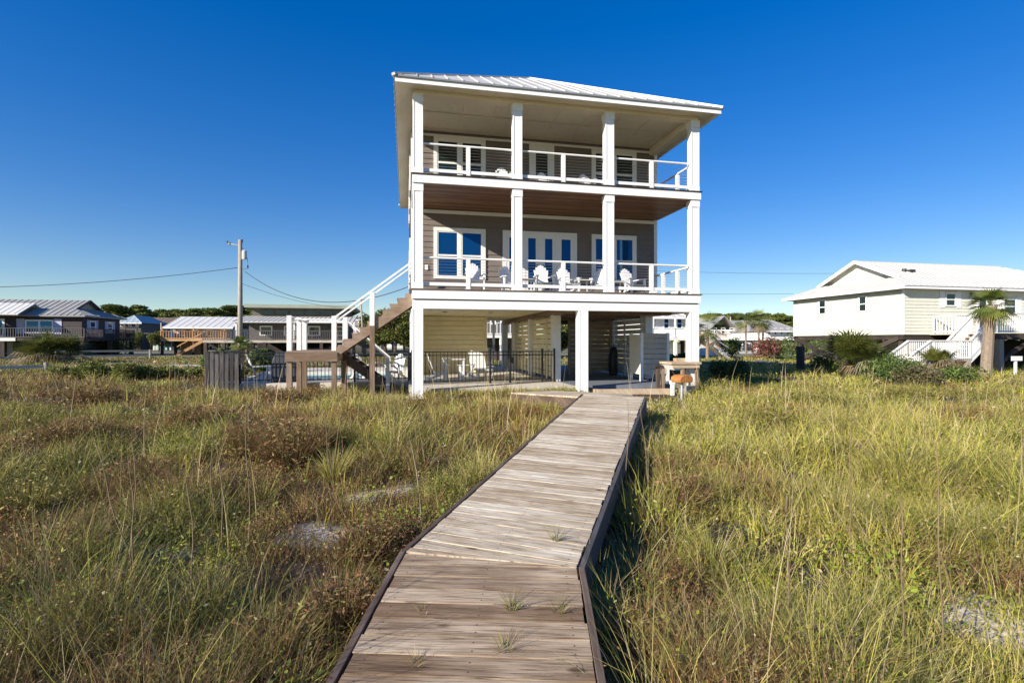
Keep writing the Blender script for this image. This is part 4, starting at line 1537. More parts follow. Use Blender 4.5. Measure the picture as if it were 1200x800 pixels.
mb = MB(); mb.tube([(-.16, 0, .30), (-.12, -.06, .20), (0, -.15, .16), (.12, -.06, .20), (.16, 0, .30)], .008, 5); mb.build('handle', 'wire_metal', c)
mb = MB(); mb.box(-.05, .05, -.04, .04, 0, .42); mb.box(-.07, .07, -.05, .05, .36, .47)
o = mb.build('utility_post', 'white_paint', None, bevel=.004, loc=G(T(788, -.4), -.4, GZ), rz=YAW); tag(o, 'short white utility post left of the rusty grill', 'post')
# long dark bag against the slatted wall
c = empty('beach_bag', G(7.95, 5.0, SL), YAW, 'tall black bag standing against the slatted wall in the shade under the house', 'bag')
mb = MB(); mb.tube([(0, 0, 0), (0, 0, .1), (0, 0, .6), (.01, 0, 1.0), (.02, 0, 1.13)], [.15, .18, .17, .16, .08], 12); mb.build('bag_body', 'lamp_black', c, smooth=True)
mb = MB(); mb.tube([(-.17, 0, .2), (-.22, 0, .6), (-.14, 0, 1.0)], .015, 6); mb.tube([(.02, 0, 1.13), (.02, 0, 1.25)], .02, 6); mb.build('strap', 'lamp_black', c)
# white lamp post seen through the passage under the house
c = empty('umbrella_post', G(T(578.5, 12.9), 12.9, SL), 0, 'slim white post seen through the passage under the house', 'post')
mb = MB(); mb.box(-.06, .06, -.06, .06, .8, 2.5); mb.build('wrapped_canopy', 'white_paint', c)
mb = MB(); mb.tube([(0, 0, 0), (0, 0, .8)], .04, 8); mb.build('pole', 'white_paint', c)


# ------------------------------------------------------------------ neighbouring houses
class Site:
    """local frame of a building parallel to the tall house; o = (X, depth) of its origin"""
    def __init__(self, o): self.o = o
    def px(self, p, y=0):
        k = (p - 600) / F
        return (k * (self.o[1] + CA * y) - self.o[0] + SA * y) / (CA - k * SA)
    def z(self, py, x, y=0): return (400 - py) / F * (self.o[1] + SA * x + CA * y)
    def w(self, x, y, z=0): return Vector((self.o[0] + CA * x - SA * y, self.o[1] + SA * x + CA * y, z))


def site_px(p, Z): return Site(((p - 600) / F * Z, Z))


def dutch_roof(x0, x1, y0, y1, ze, zr, il, ir, rib=.5, ribh=.025, thick=.10):
    """hipped roof with small gables at the ridge ends; il / ir = how far the hip skirt reaches in (None: plain hip)"""
    hw = (y1 - y0) / 2; ym = (y0 + y1) / 2; sl = (zr - ze) / hw
    a = hw if il is None else il
    b_ = hw if ir is None else ir
    mb = MB()
    A, B, C_, D_ = (x0, y0, ze), (x1, y0, ze), (x1, y1, ze), (x0, y1, ze)
    P, Q = (x0 + a, ym, zr), (x1 - b_, ym, zr)
    LA, LD = (x0 + a, y0 + a, ze + sl * a), (x0 + a, y1 - a, ze + sl * a)
    RB, RC = (x1 - b_, y0 + b_, ze + sl * b_), (x1 - b_, y1 - b_, ze + sl * b_)
    mb.quad(*[A, B] + ([RB] if ir is not None else []) + [Q, P] + ([LA] if il is not None else []))
    mb.quad(*[C_, D_] + ([LD] if il is not None else []) + [P, Q] + ([RC] if ir is not None else []))
    mb.quad(*([D_, A, LA, LD] if il is not None else [D_, A, P]))
    mb.quad(*([B, C_, RC, RB] if ir is not None else [B, C_, Q]))
    mb.box(x0 + .02, x1 - .02, y0 + .02, y1 - .02, ze - thick - .04, ze - .01)
    W, D = x1 - x0, y1 - y0
    k = rib / 2
    while k < W:
        r_ = hw
        if k < a: r_ = k
        if W - k < b_: r_ = W - k
        mb.bar((x0 + k, y0, ze), (x0 + k, y0 + r_, ze + sl * r_), .045, ribh * 2)
        mb.bar((x0 + k, y1, ze), (x0 + k, y1 - r_, ze + sl * r_), .045, ribh * 2)
        k += rib
    k = rib / 2
    while k < D:
        r1, r2 = min(k, D - k, a), min(k, D - k, b_)
        mb.bar((x0, y0 + k, ze), (x0 + r1, y0 + k, ze + sl * r1), .045, ribh * 2)
        mb.bar((x1, y0 + k, ze), (x1 - r2, y0 + k, ze + sl * r2), .045, ribh * 2)
        k += rib
    mb.bar(P, Q, .15, .06)
    tr, gb = MB(), MB()
    for (inset, xx, s) in ((il, x0 + a, -1), (ir, x1 - b_, 1)):
        if inset is None: continue
        h_ = ze + sl * inset
        # overhanging rake boards and the recessed gable wall
        tr.bar((xx + s * .15, y0 + inset, h_ - .04), (xx + s * .15, ym, zr - .03), .10, .18)
        tr.bar((xx + s * .15, y1 - inset, h_ - .04), (xx + s * .15, ym, zr - .03), .10, .18)
        for sy, yy in ((1, y0 + inset), (-1, y1 - inset)):
            mb.quad((xx, yy, h_), (xx, ym, zr), (xx + s * .22, ym, zr + .005), (xx + s * .22, yy, h_ + .005))
        gb.quad((xx - s * .30, y0 + inset, h_ - .03), (xx - s * .30, y1 - inset, h_ - .03), (xx - s * .30, ym, zr - .05))
    return mb, tr, gb


def rails(H, a, b_, z, h=.95, step=.13, material='white_rail', bw=.035, name='railing', solid=None):
    mb = MB()
    a, b_ = Vector((a[0], a[1], z if len(a) < 3 else a[2])), Vector((b_[0], b_[1], z if len(b_) < 3 else b_[2]))
    mb.bar(a + Vector((0, 0, h)), b_ + Vector((0, 0, h)), .12, .05)
    mb.bar(a + Vector((0, 0, .10)), b_ + Vector((0, 0, .10)), .05, .08)
    L = (b_ - a).length
    n = max(2, int(L / step))
    for k in range(n + 1):
        p = a.lerp(b_, k / n)
        w_ = bw if k % 12 else .09
        mb.box(p.x - w_ / 2, p.x + w_ / 2, p.y - .02, p.y + .02, p.z + .03, p.z + h)
    return mb.build(name, material, H)


def body(H, x0, x1, y0, y1, z0, z1, material, lap=.2, faces=('-y', '-x')):
    mb = MB()
    mb.box(x0, x1, y0, y1, z0, z1)
    if '-y' in faces: laps(mb, x0, x1, z0, z1, y0 - .001, '-y', lap)
    if '-x' in faces: laps(mb, y0, y1, z0, z1, x0 - .001, '-x', lap)
    if '+x' in faces: laps(mb, y0, y1, z0, z1, x1 + .001, '+x', lap)
    return mb.build('wall', material, H)


def piles(H, pts, z0, z1, w=.28, material='dark_timber', z=None):
    for x, y in pts:
        mb = MB(); mb.box(x - w / 2, x + w / 2, y - w / 2, y + w / 2, z0, z1); mb.build('pile', material, H)


# --- pale yellow house on the right
def yellow_house():
    S = Site((21.4, 28.0))
    H = empty('raised_house', S.w(0, 0, 0), YAW, 'pale yellow raised house with white stairs, behind the thick palm trunk on the right', 'house')
    W, D = 16.6, 8.1
    zf, ze = .38, 2.95
    body(H, 0, W, 0, D, zf, ze, 'yellow_siding', .19)
    mb = MB(); mb.box(-.03, .08, -.03, .08, zf, ze - .05); mb.box(-.02, W, -.015, -.0, ze - .18, ze - .02); mb.build('trim', 'fascia_white', H)
    rf, tr, gb = dutch_roof(-.5, W + .5, -.5, D + .5, ze + .05, 5.02, 1.6, None, .42)
    r_ = rf.build('roof', 'pale_roof', H); gb.build('gable', 'yellow_siding', H); tr.build('rake_board', 'fascia_white', r_)
    mb = MB(); mb.box(-.54, W + .54, -.54, -.50, ze - .10, ze + .045); mb.box(-.54, -.50, -.50, D + .54, ze - .10, ze + .045); mb.build('fascia', 'fascia_white', H)
    mb = MB(); mb.box(-.545, W + .5, -.56, -.542, ze + .02, ze + .055); mb.build('gutter', 'roof_edge', H)
    mb = MB(); mb.tube([(2.6, 2.2, 4.1), (2.6, 2.2, 4.35)], .12, 10); mb.box(2.9, 3.2, 2.0, 2.3, 4.0, 4.30); mb.build('roof_vent', 'lamp_black', H)
    for y0, y1 in ((5.19, 5.85), (2.2, 2.82)):
        window(H, y0, y1, 1.75, 2.73, -.02, face='-x', split=.5, frame=.07, glass='window_green', depth=.05)
    for x0, x1, z0, z1 in ((2.78, 3.55, 1.95, 2.75), (6.9, 7.9, 1.55, 2.5), (9.5, 10.5, 1.6, 2.6)):
        w_ = window(H, x0, x1, z0, z1, -.02, split=.5, frame=.07, glass='window_green')
        for a in (x0 - .36, x1 + .03):
            mb = MB(); mb.box(a, a + .33, -.045, -.02, z0 - .08, z1 + .04); mb.build('shutter', 'white_rail', H)
    window(H, 5.0, 5.85, .45, 2.5, -.02, door=True, frame=.08, glass='window_green')
    m2 = MB(); m2.box(4.55, 4.7, -.18, -.02, 2.55, 2.75); m2.build('wall_lamp', 'lamp_black', H)
    # piles and braces
    piles(H, [(x, y) for x in (.3, 3.6, 6.9, 10.2, 13.5) for y in (.3, 4.0, 7.8)], GZ - .2, zf - .25, .28)
    mb = MB(); mb.box(.05, W, .05, .35, zf - .28, zf - .01); mb.box(.05, .35, .35, D, zf - .28, zf - .01); mb.box(.05, W, D - .35, D, zf - .28, zf - .01); mb.box(.05, W, 3.8, 4.1, zf - .28, zf - .01)
    mb.build('floor_beam', 'dark_timber', H)
    for a, b_ in (((.1, 7.9, zf - .2), (.1, 4.2, GZ + .25)), ((.1, 3.9, zf - .25), (.1, 7.6, GZ + .3)), ((.1, 3.8, zf - .25), (.1, .5, GZ + .25)), ((.1, .4, zf - .2), (.1, 3.8, GZ + .3))):
        mb = MB(); mb.bar(a, b_, .14, .24); mb.build('brace', 'dark_timber', H)
    mb = MB(); mb.box(2.2, 6.0, 3.0, 3.2, GZ, zf - .3); mb.build('enclosure', 'white_wall', H)
    mb = MB(); mb.box(6.2, W, 1.5, 1.6, GZ, zf - .3); mb.build('enclosure', 'underhouse_shade', H)  # dark sheet painted as the shade under the floor, no real wall
    # deck
    zd = .42
    mb = MB(); mb.box(2.74, W, -2.5, -.03, zd - .06, zd); mb.box(1.75, 2.735, -1.35, -.03, zd - .06, zd); mb.build('deck', 'rail_timber', H)
    mb = MB(); mb.box(2.74, W, -2.56, -2.505, zd - .3, zd); mb.build('deck_edge', 'dark_timber', H)
    rails(H, (3.0, -2.53), (W, -2.53), zd, 1.02, .15)
    rails(H, (1.8, -.2), (1.8, -1.32), zd, .98, .15)
    rails(H, (1.8, -1.35), (2.6, -1.35), zd, .98, .15)
    zl = -.92
    for k in range(7):
        x = 1.27 + k * .21
        mb = MB(); mb.box(x - .02, x + .24, -2.42, -1.42, zl + (k + 1) * .19 - .04, zl + (k + 1) * .19); mb.build('tread', 'tan_wood', H)
    for y in (-2.48, -1.38):
        rails(H, (1.2, y, zl), (2.86, y, zd + .05), zl, .95, .13)
        mb = MB(); mb.bar((1.2, y + .03, zl - .06), (2.86, y + .03, zd - .05), .05, .3); mb.build('stringer', 'white_rail', H)
    mb = MB(); mb.box(-1.35, 1.27, -2.5, -1.4, zl - .06, zl); mb.build('deck', 'rail_timber', H)
    rails(H, (-1.3, -2.53), (1.2, -2.53), zl, .96, .13)
    rails(H, (-1.3, -1.38), (1.2, -1.38), zl, .96, .13)
    rails(H, (-1.3, -2.53, zl), (-2.5, -2.53, zl - .72), zl, .95, .13)
    rails(H, (-1.3, -1.38, zl), (-2.5, -1.38, zl - .72), zl, .95, .13)
    for k in range(3):
        mb = MB(); mb.box(-1.62 - k * .3, -1.32 - k * .3, -2.45, -1.42, zl - (k + 1) * .18 - .04, zl - (k + 1) * .18); mb.build('tread', 'tan_wood', H)
    piles(H, [(1.15, -2.4), (-1.2, -2.4), (1.15, -1.5), (-1.2, -1.5)], GZ - .2, zl - .07, .2, 'rail_timber')
    piles(H, [(3.2, -2.4), (6.2, -2.4), (9.2, -2.4), (12.2, -2.4)], GZ - .2, zd - .07, .26, 'pole_wood')
    for x in (3.3, 6.3):
        mb = MB(); mb.bar((x, -2.3, GZ + .5), (x + 2.4, -2.3, zd - .15), .12, .2); mb.build('brace', 'dark_timber', H)


yellow_house()


# --- dark house on the far left
def dark_house():
    S = Site((-46.2, 55.0))
    H = empty('raised_house', S.w(0, 0, 0), YAW, 'dark brown raised house with grey ribbed roof and long porch at the left edge', 'house')
    W, D = 17.0, 7.4
    zf, ze, zr = .35, 2.72, 4.65
    body(H, -W, 0, 0, D, zf, ze, 'dark_wall', .25, ('-y', '+x'))
    rf, tr, gb = dutch_roof(-W - .6, .6, -.6, D + .6, ze + .05, zr, None, 1.9, .6, .05)
    r_ = rf.build('roof', 'grey_roof', H); gb.build('gable', 'grey_wall', H); tr.build('rake_board', 'dark_wall', r_)
    rf = hip_roof(-13.4, -9.0, -3.6, 2.4, ze + .0, ze + 1.15, rib=.6, ribh=.04); rf.build('porch_roof', 'grey_roof', H)
    rf = gable_roof(-9.2, -4.6, -2.0, 3.0, ze + .08, ze + 1.35, rib=.6, ribh=.03); rf.build('porch_roof', 'white_roof', H)
    for y0 in (1.3, 4.7):
        window(H, y0, y0 + 1.1, .95, 2.3, .02, face='+x', frame=.1, split=.5)
        for a in (y0 - .5, y0 + 1.12):
            mb = MB(); mb.box(.02, .06, a, a + .45, .9, 2.35); mb.build('shutter', 'shutter_lilac', H)
    for x0, x1 in ((-11.9, -10.4), (-5.2, -2.6)):
        window(H, x0, x1, .9, 2.3, -.02, cols=2, frame=.12, split=.5)
        for a in (x0 - .75, x1 + .05):
            mb = MB(); mb.box(a, a + .7, -.06, -.02, .8, 2.4); mb.build('shutter', 'shutter_lilac', H)
    window(H, -8.0, -7.0, .4, 2.4, -.02, door=True, frame=.12)
    mb = MB(); mb.box(-W, .9, -2.6, -.02, zf - .28, zf); mb.box(.02, 1.6, -2.6, D, zf - .281, zf - .002); mb.build('deck', 'dark_timber', H)
    mb = MB(); mb.box(-W, -4.4, -2.66, -2.61, zf - .3, zf + .02); mb.build('deck_edge', 'white_wall', H)
    rails(H, (-W, -2.62), (1.6, -2.62), zf, 1.0, .22, 'dark_grey_wall', .05)
    rails(H, (1.6, -2.6), (1.6, D), zf, 1.0, .22, 'dark_wall', .05)
    piles(H, [(-9.5, -2.5)], zf, ze, .45, 'white_wall')
    piles(H, [(-9.9, -2.5)], GZ, zf - .3, .42, 'white_wall')
    piles(H, [(-5.5, -2.5), (-1.5, -2.5), (1.4, -2.5), (1.4, 2.5), (1.4, D - .3), (-13, -2.5)], GZ, zf - .3, .35)
    mb = MB(); mb.box(-8.8, .0, .5, D, GZ, zf - .29); mb.build('ground_room', 'dark_wall', H)
    mb = MB(); mb.box(-9.4, -6.2, -.2, .3, GZ, zf - .29); mb.build('ground_room', 'grey_wall', H)
    for a, b_ in (((.1, .4, GZ + .3), (.1, 3.4, zf - .4)), ((.1, 3.8, GZ + .3), (.1, 6.8, zf - .4))):
        mb = MB(); mb.bar(a, b_, .1, .2); mb.build('brace', 'dark_timber', H)


dark_house()


def small_house(label, p0, p1, Z, zf, ze, zr, D, wallm, roofm, roofk='gable', winrow=None, deck=None, ground=None, over=.5, faces=('-y',), piles_at=None, over_wall=None, nwin=4, railm='white_rail', rot=YAW, glass='window_green', wh=(.9, 2.0)):
    """background house between photo columns p0 and p1 at depth Z; vertical figures in metres from eye level"""
    S = site_px(p0, Z)
    W = S.px(p1, 0)
    H = empty('raised_house', S.w(0, 0, 0), YAW, label, 'house')
    body(H, 0, W, 0, D, zf, ze, wallm, .3, ('-y', '+x', '-x'))
    if roofk == 'gable': rf = gable_roof(-over, W + over, -over - .6, D + over, ze, zr, rib=.8, ribh=.03)
    elif roofk == 'cross': rf = gable_roof(-over, W + over, -over, D + over, ze, zr, rib=.8, ribh=.03, along='y')
    else: rf = hip_roof(-over, W + over, -over - .3, D + over, ze, zr, rib=.8, ribh=.03)
    rf.build('roof', roofm, H)
    mb = MB(); mb.box(-over, W + over, -over - .66, -over - .61, ze - .16, ze + .01) if roofk == 'gable' else mb.box(-over, W + over, -over - .36, -over - .31, ze - .16, ze + .01)
    mb.build('fascia', 'fascia_white', H)
    for k in range(nwin):
        x0 = W * (k + .28) / nwin
        window(H, x0, x0 + min(1.3, W / nwin * .5), zf + wh[0], zf + wh[1], -.02, frame=.1, split=.5, glass=glass)
    if deck:
        dd, dm, dh = deck
        mb = MB(); mb.box(-.3, W + .3, -dd, -.02, zf - .25, zf); mb.build('deck', dm, H)
        rails(H, (-.3, -dd), (W + .3, -dd), zf, dh, .28, railm, .06)
        n = max(2, int(W / 3.2))
        piles(H, [(-.2 + (W + .3) * k / n, -dd + .1) for k in range(n + 1)], GZ, zf - .25, .26, 'dark_timber' if dm != 'white_wall' else 'white_wall')
        piles(H, [(-.2 + (W + .3) * k / n, -dd + .1) for k in range(n + 1)], zf, ze - .1, .14, railm)
    if ground:
        for (a, b_, y, m_) in ground:
            mb = MB(); mb.box(W * a, W * b_, y, y + 2.5, GZ, zf - .26); mb.build('ground_room', m_, H)
    n = max(2, int(W / 3.5))
    piles(H, [(.2 + (W - .4) * k / n, y) for k in range(n + 1) for y in (.2, D - .2)], GZ, zf - .01, .26)
    return H, S, W


# blue-roofed, white-and-aqua, white-roofed, grey clerestory houses on the left
small_house('small far house with a blue hipped roof right of the dark house', 139, 165, 88, 1.6, 3.2, 4.6, 9, 'dark_grey_wall', 'blue_roof', 'hip', nwin=3, deck=(1.5, 'dark_timber', .9), railm='dark_grey_wall', ground=[(0, 1, .5, 'dark_wall')])
small_house('far white and aqua house with a brown roof behind the yellow lot', 168, 204, 96, .9, 2.9, 4.7, 9, 'white_wall', 'brown_roof', 'gable', nwin=3, deck=(1.8, 'white_wall', .9), ground=[(.3, .75, .2, 'aqua_wall')])
H, S, W = small_house('raised house with bright white roof and orange timber deck, left of the utility pole', 203, 270, 64, .30, 1.75, 3.3, 8.5, 'grey_wall', 'white_roof', 'gable', nwin=4, deck=(2.6, 'orange_deck', .95), railm='orange_deck', ground=[(.1, .38, .5, 'orange_deck')], over=.7, wh=(.4, 1.2))
mb = MB()
for k in range(9): mb.box(4.6 - k * .3, 5.0 - k * .3, -4.0, -2.8, .2 - k * .19, .25 - k * .19)
mb.bar((5.0, -4.0, .2), (2.0, -4.0, GZ), .06, .3)
mb.bar((5.0, -4.0, 1.2), (2.0, -4.0, GZ + 1), .06, .1)
mb.build('stairs', 'orange_deck', H)

# grey house with a clerestory
S = site_px(292, 52)
H = empty('raised_house', S.w(0, 0, 0), YAW, 'dark grey raised house with a long clerestory window strip, behind the stair landing', 'house')
W = S.px(404)
body(H, 0, W, 0, 9, .15, 1.95, 'dark_grey_wall', .25, ('-y', '-x'))
mb = MB(); mb.prism([(-1.9, 1.85), (-1.9, 1.95), (2.6, 2.72), (2.6, 2.60)], 'x', -1.0, W + 1)
k = -1.0
while k < W + 1: mb.bar((k, -1.9, 1.95), (k, 2.6, 2.72), .07, .09); k += .45
mb.build('porch_roof', 'pale_roof', H)
mb = MB(); mb.box(-.4, W, 2.6, 8, 2.6, 3.55); mb.build('wall', 'dark_grey_wall', H)
for k in range(6):
    window(H, .4 + k * W / 6.2, .4 + (k + .86) * W / 6.2, 2.82, 3.38, 2.58, split=0, frame=.05, glass='window_green', fmat='dark_grey_wall')
mb = MB(); mb.prism([(1.4, 3.55), (1.4, 3.90), (8.6, 3.75), (8.6, 3.55)], 'x', -.9, W + .8); mb.build('roof', 'green_roof', H)
for k in range(4):
    window(H, 1.0 + k * W / 4, 2.2 + k * W / 4, .6, 1.6, -.02, frame=.08, glass='window_green')
mb = MB(); mb.box(-3.2, W + .3, -3.0, -.02, -.12, .12); mb.build('deck', 'rail_timber', H)
rails(H, (-3.2, -3.0), (W + .3, -3.0), .1, .95, .2, 'dark_grey_wall', .05)
piles(H, [(-3 + k * 2.6, -2.9) for k in range(6)] + [(-3 + k * 2.6, 2) for k in range(6)], GZ, -.1, .28)
for k in range(4):
    mb = MB(); mb.bar((-2.8 + k * 2.6, -2.9, -.2), (-.8 + k * 2.6, -2.9, GZ + .2), .1, .2); mb.build('brace', 'dark_timber', H)
mb = MB(); mb.box(0, W, 3, 3.2, GZ, .1); mb.build('ground_room', 'underhouse_shade', H)  # no room: thin near-black sheet painted as the shade between the piles
piles(H, [(-.7, -1.7), (W * .5, -1.7)], .12, 1.85, .16, 'white_wall')

small_house('white far house with screened porches and green roof, seen above the lower stairs', 398, 436, 78, 1.2, 3.35, 5.1, 8, 'grey_wall', 'green_roof', 'cross', nwin=4, deck=(2.2, 'white_wall', .9), ground=[(0, 1, 0, 'dark_grey_wall')], over=.8)
# across the road behind the tall house
H, S, W = small_house('white house with blue windows and balcony, between the shower cabin and the right pile', 757, 803, 50, .35, 2.35, 3.4, 9, 'white_wall', 'pale_roof', 'hip', nwin=3, deck=(2.0, 'white_wall', .9), ground=[(0, .55, .1, 'white_wall')], glass='window_glass')
mb = MB(); mb.bar((W + .2, -1.8, .3), (W + 3.4, -1.8, GZ), .9, .2); mb.bar((W + .2, -2.2, 1.25), (W + 3.4, -2.2, GZ + .95), .06, .1); mb.build('stairs', 'white_wall', H)
H, S, W = small_house('dark far building with a white balcony, seen through the passage under the tall house', 556, 612, 44, .55, 3.1, 4.2, 8, 'dark_grey_wall', 'grey_roof', 'hip', nwin=4, deck=(1.6, 'white_wall', 1.0), ground=[(0, 1, .4, 'dark_grey_wall')])
H, S, W = small_house('pinkish far house with grey roof and white stairs, right of the tall house', 832, 862, 92, .5, 2.1, 4.6, 9, 'pink_wall', 'grey_roof', 'cross', nwin=3, deck=(1.8, 'white_wall', .9), ground=[(0, 1, .5, 'pink_wall')])
mb = MB(); mb.bar((-.2, -1.8, .4), (-4.2, -1.8, GZ), .9, .2); mb.bar((-.2, -2.2, 1.35), (-4.2, -2.2, GZ + .95), .06, .1); mb.build('stairs', 'white_wall', H)
small_house('low far white house with a long grey roof behind the pair of cabbage palms', 864, 902, 100, .3, 2.0, 4.3, 10, 'white_wall', 'grey_roof', 'gable', nwin=6, ground=[(0, 1, .5, 'white_wall')])
small_house('far pale house with a grey hipped roof next to the yellow house', 897, 934, 84, .2, 1.7, 3.7, 10, 'white_wall', 'grey_roof', 'hip', nwin=5, ground=[(0, 1, .5, 'pink_wall')])
small_house('distant pale house in the gap between the stairs and the left front pile', 446, 474, 105, -.2, 1.2, 2.4, 9, 'white_wall', 'grey_roof', 'gable', nwin=3, ground=[(0, 1, .3, 'white_wall')])


# ------------------------------------------------------------------ roads and sheets
def sheet(name, pts, z, material):
    mb = MB(); mb.add([(p[0], p[1], z) for p in pts], [tuple(range(len(pts)))])
    o = mb.build(name, material, None)
    if o.data.polygons[0].normal.z < 0: o.data.flip_normals()
    tag(o, kind='structure')
    return o


def wp(p, Z): return ((p - 600) / F * Z, Z)


sheet('road', [(-70, 27), (-26, 27), (-21, 29.5), (-19, 33), (-24, 33.5), (-70, 31.5)], GZ + .012, 'asphalt')
sheet('sandy_drive', [wp(190, 34), wp(262, 30.5), wp(262, 34), wp(205, 36)], GZ + .012, 'sand_light')
sheet('far_road', [(-140, 62), (160, 90), (160, 96), (-140, 68)], GZ + .010, 'asphalt')
sheet('sandy_lot', [wp(836, 66), wp(960, 66), wp(962, 78), wp(858, 86)], GZ + .02, 'sand_light')
sheet('sandy_track', [wp(880, 40), wp(1015, 30), wp(1020, 33), wp(880, 44)], GZ + .012, 'sand_light')
sheet('street', [(-12, 33), (40, 44), (40, 49), (-12, 38)], GZ + .016, 'asphalt')


def timber_rail(label, a, b_, h=.75, sp=2.4, r2=True):
    pa, pb = Vector((*a, GZ)), Vector((*b_, GZ))
    root = empty('rail_fence', pa, math.atan2((pb - pa).y, (pb - pa).x), label, 'fence')
    L = (pb - pa).length; n = max(1, int(L / sp))
    for k in range(n + 1):
        mb = MB(); mb.tube([(k * L / n, 0, -.1), (k * L / n, 0, h + .1)], .10, 8); mb.build('fence_post', 'pole_wood', root)
    for zz in ((h, h - .42) if r2 else (h - .1,)):
        mb = MB(); mb.box(0, L, -.03, .03, zz - .09, zz + .07); mb.build('fence_rail', 'rail_timber', root)


timber_rail('pale two-rail timber fence in front of the dark house', wp(66, 43), wp(176, 47), .78, 4)
timber_rail('low timber guard rail at the left edge beside the grey road', wp(-14, 25.5), wp(54, 27.0), .42, 3.2, False)
timber_rail('single timber guard rail across the road at the left edge', wp(-20, 38), wp(62, 41), .5, 4, False)
# picket fence on the right
a, b_ = Vector((*wp(820, 58), GZ)), Vector((*wp(861, 60), GZ))
root = empty('picket_fence', a, math.atan2((b_ - a).y, (b_ - a).x), 'white picket fence in the distance just right of the tall house', 'fence')
mb = MB(); L = (b_ - a).length; k = 0
while k < L: mb.box(k, k + .16, -.02, .02, 0, .85 + .05 * math.sin(k * 2)); k += .2
mb.box(0, L, .021, .06, .25, .33); mb.build('pickets', 'white_wall', root)

# ------------------------------------------------------------------ utility poles and wires
def pole(label, p, Z, top, rad, lean=0, stuff=True):
    z1 = (400 - top) / F * Z
    x, y = wp(p, Z)
    root = empty('utility_pole', (x, y, GZ), 0, label, 'utility pole')
    mb = MB(); mb.tube([(0, 0, -.2), (lean, 0, z1 - GZ)], [rad, rad * .72], 10); mb.build('pole_shaft', 'pole_wood', root, smooth=True)
    return root, z1


root, z1 = pole('tall grey wooden utility pole with a transformer, standing left of the stair landing', 281.5, 38, 281, .19)
h = z1 - GZ
mb = MB(); mb.tube([(.34, -.05, h - 1.45), (.34, -.05, h - .85)], .17, 12); mb.tube([(.34, -.05, h - .85), (.34, -.05, h - .75)], [.17, .05], 12); mb.build('transformer', 'transformer_grey', root)
mb = MB(); mb.bar((-.95, 0, h - .28), (.05, 0, h - .42), .06, .08); mb.build('cross_arm', 'pole_wood', root)
for x, z in ((-.95, h - .20), (-.75, h - .3), (.15, h - .1), (.55, h - 2.0)):
    mb = MB(); mb.tube([(x, 0, z - .12), (x, 0, z + .12)], [.035, .05], 8); mb.build('insulator', 'lamp_black', root)
mb = MB()
mb.tube([(.2, 0, h - .6), (.5, 0, h - 1.3), (.62, 0, h - 2.1), (.2, 0, h - 2.2)], .02, 5)
mb.build('jumper_wire', 'lamp_black', root)
pole('thin dark utility pole seen behind the upper stair flight', 427, 66, 349, .14, -.5)
pole('slim far utility pole left of the white-roofed house', 189, 84, 378, .17)
pole('slim far utility pole among the trees left of the first pile', 460, 90, 362, .15)
pole('slim far utility pole in front of the pinkish house', 856, 95, 371, .17)


def wire(label, a, b_, sag, rad=.022, n=24):
    a, b_ = Vector(a), Vector(b_)
    mb = MB()
    mb.tube([a.lerp(b_, k / n) - a - Vector((0, 0, sag * 4 * (k / n) * (1 - k / n))) for k in range(n + 1)], rad, 5)
    o = mb.build('power_line', 'wire_metal', None, smooth=True, loc=a)
    tag(o, label, 'wire')


def W3(p, py, Z): return ((p - 600) / F * Z, Z, (400 - py) / F * Z)


wire('thin power line from the transformer pole out to the left edge', W3(-60, 337.5, 34), W3(279, 313.5, 38), .32)
wire('thicker power line sagging from the transformer pole toward the tall house', W3(287, 318, 38), W3(486, 333, 27), 1.55, .024)
wire('fainter second wire sagging below the thicker one right of the pole', W3(283, 332, 38), W3(400, 360, 50), .35, .014)
wire('upper faint wire in the sky between the tall house and the yellow house', W3(700, 314, 70), W3(1015, 320, 60), .3, .018)
wire('lower faint wire in the sky between the tall house and the yellow house', W3(700, 341, 70), W3(930, 344, 60), .2, .018)

# white box on a post by the yellow house
x, y = wp(1190, 24.5)
c = empty('sign_post', (x, y, GZ), YAW, 'blank white board on a short post right of the palm trunk', 'sign')
mb = MB(); mb.box(-.05, .05, -.04, .04, 0, .72); mb.build('post', 'white_rail', c)
mb = MB(); mb.box(-.33, .33, -.07, -.041, .70, .92); mb.build('board', 'white_rail', c)
x, y = wp(938, 27.5)
mb = MB(); mb.box(-.14, .14, -.14, .14, -.2, 1.36)
o = mb.build('timber_post', 'dark_timber', None, loc=(x, y, GZ), rz=YAW); tag(o, 'dark square timber post standing in the grass left of the yellow house', 'post')
sheets = 0

# ------------------------------------------------------------------ trees
TREEG = pal((.09, .115, .025), (.13, .15, .03), (.06, .08, .022), (.18, .18, .04))
PINEG = pal((.10, .14, .03), (.16, .19, .04), (.07, .09, .026), (.22, .22, .05))


def crown_mesh(name, lobes, nleaf, size, P, elong=1.6):
    pr = []
    for (cx, cy, cz, rx, ry, rz) in lobes:
        n = int(nleaf * rx * ry)
        u = RNG.normal(size=(n, 3)); u /= np.linalg.norm(u, axis=1)[:, None]
        rr_ = .35 + .7 * RNG.random(n) ** .5
        rr_ *= .8 + .45 * vnoise(u[:, 0] * 2 + cx, u[:, 1] * 2 + u[:, 2] * 2 + cz, .7, 3)
        c = u * rr_[:, None] * np.array([rx, ry, rz]) + np.array([cx, cy, cz])
        tone = .75 + .5 * random.random()
        pr.append(leaves(c, size * (.5 + RNG.random(n)), pick(P, n) * tone, .3, elong))
    V, Q, Tt, C = merge(pr)
    return raw_mesh(name, V, Q, None, C, 'tree_leaf')


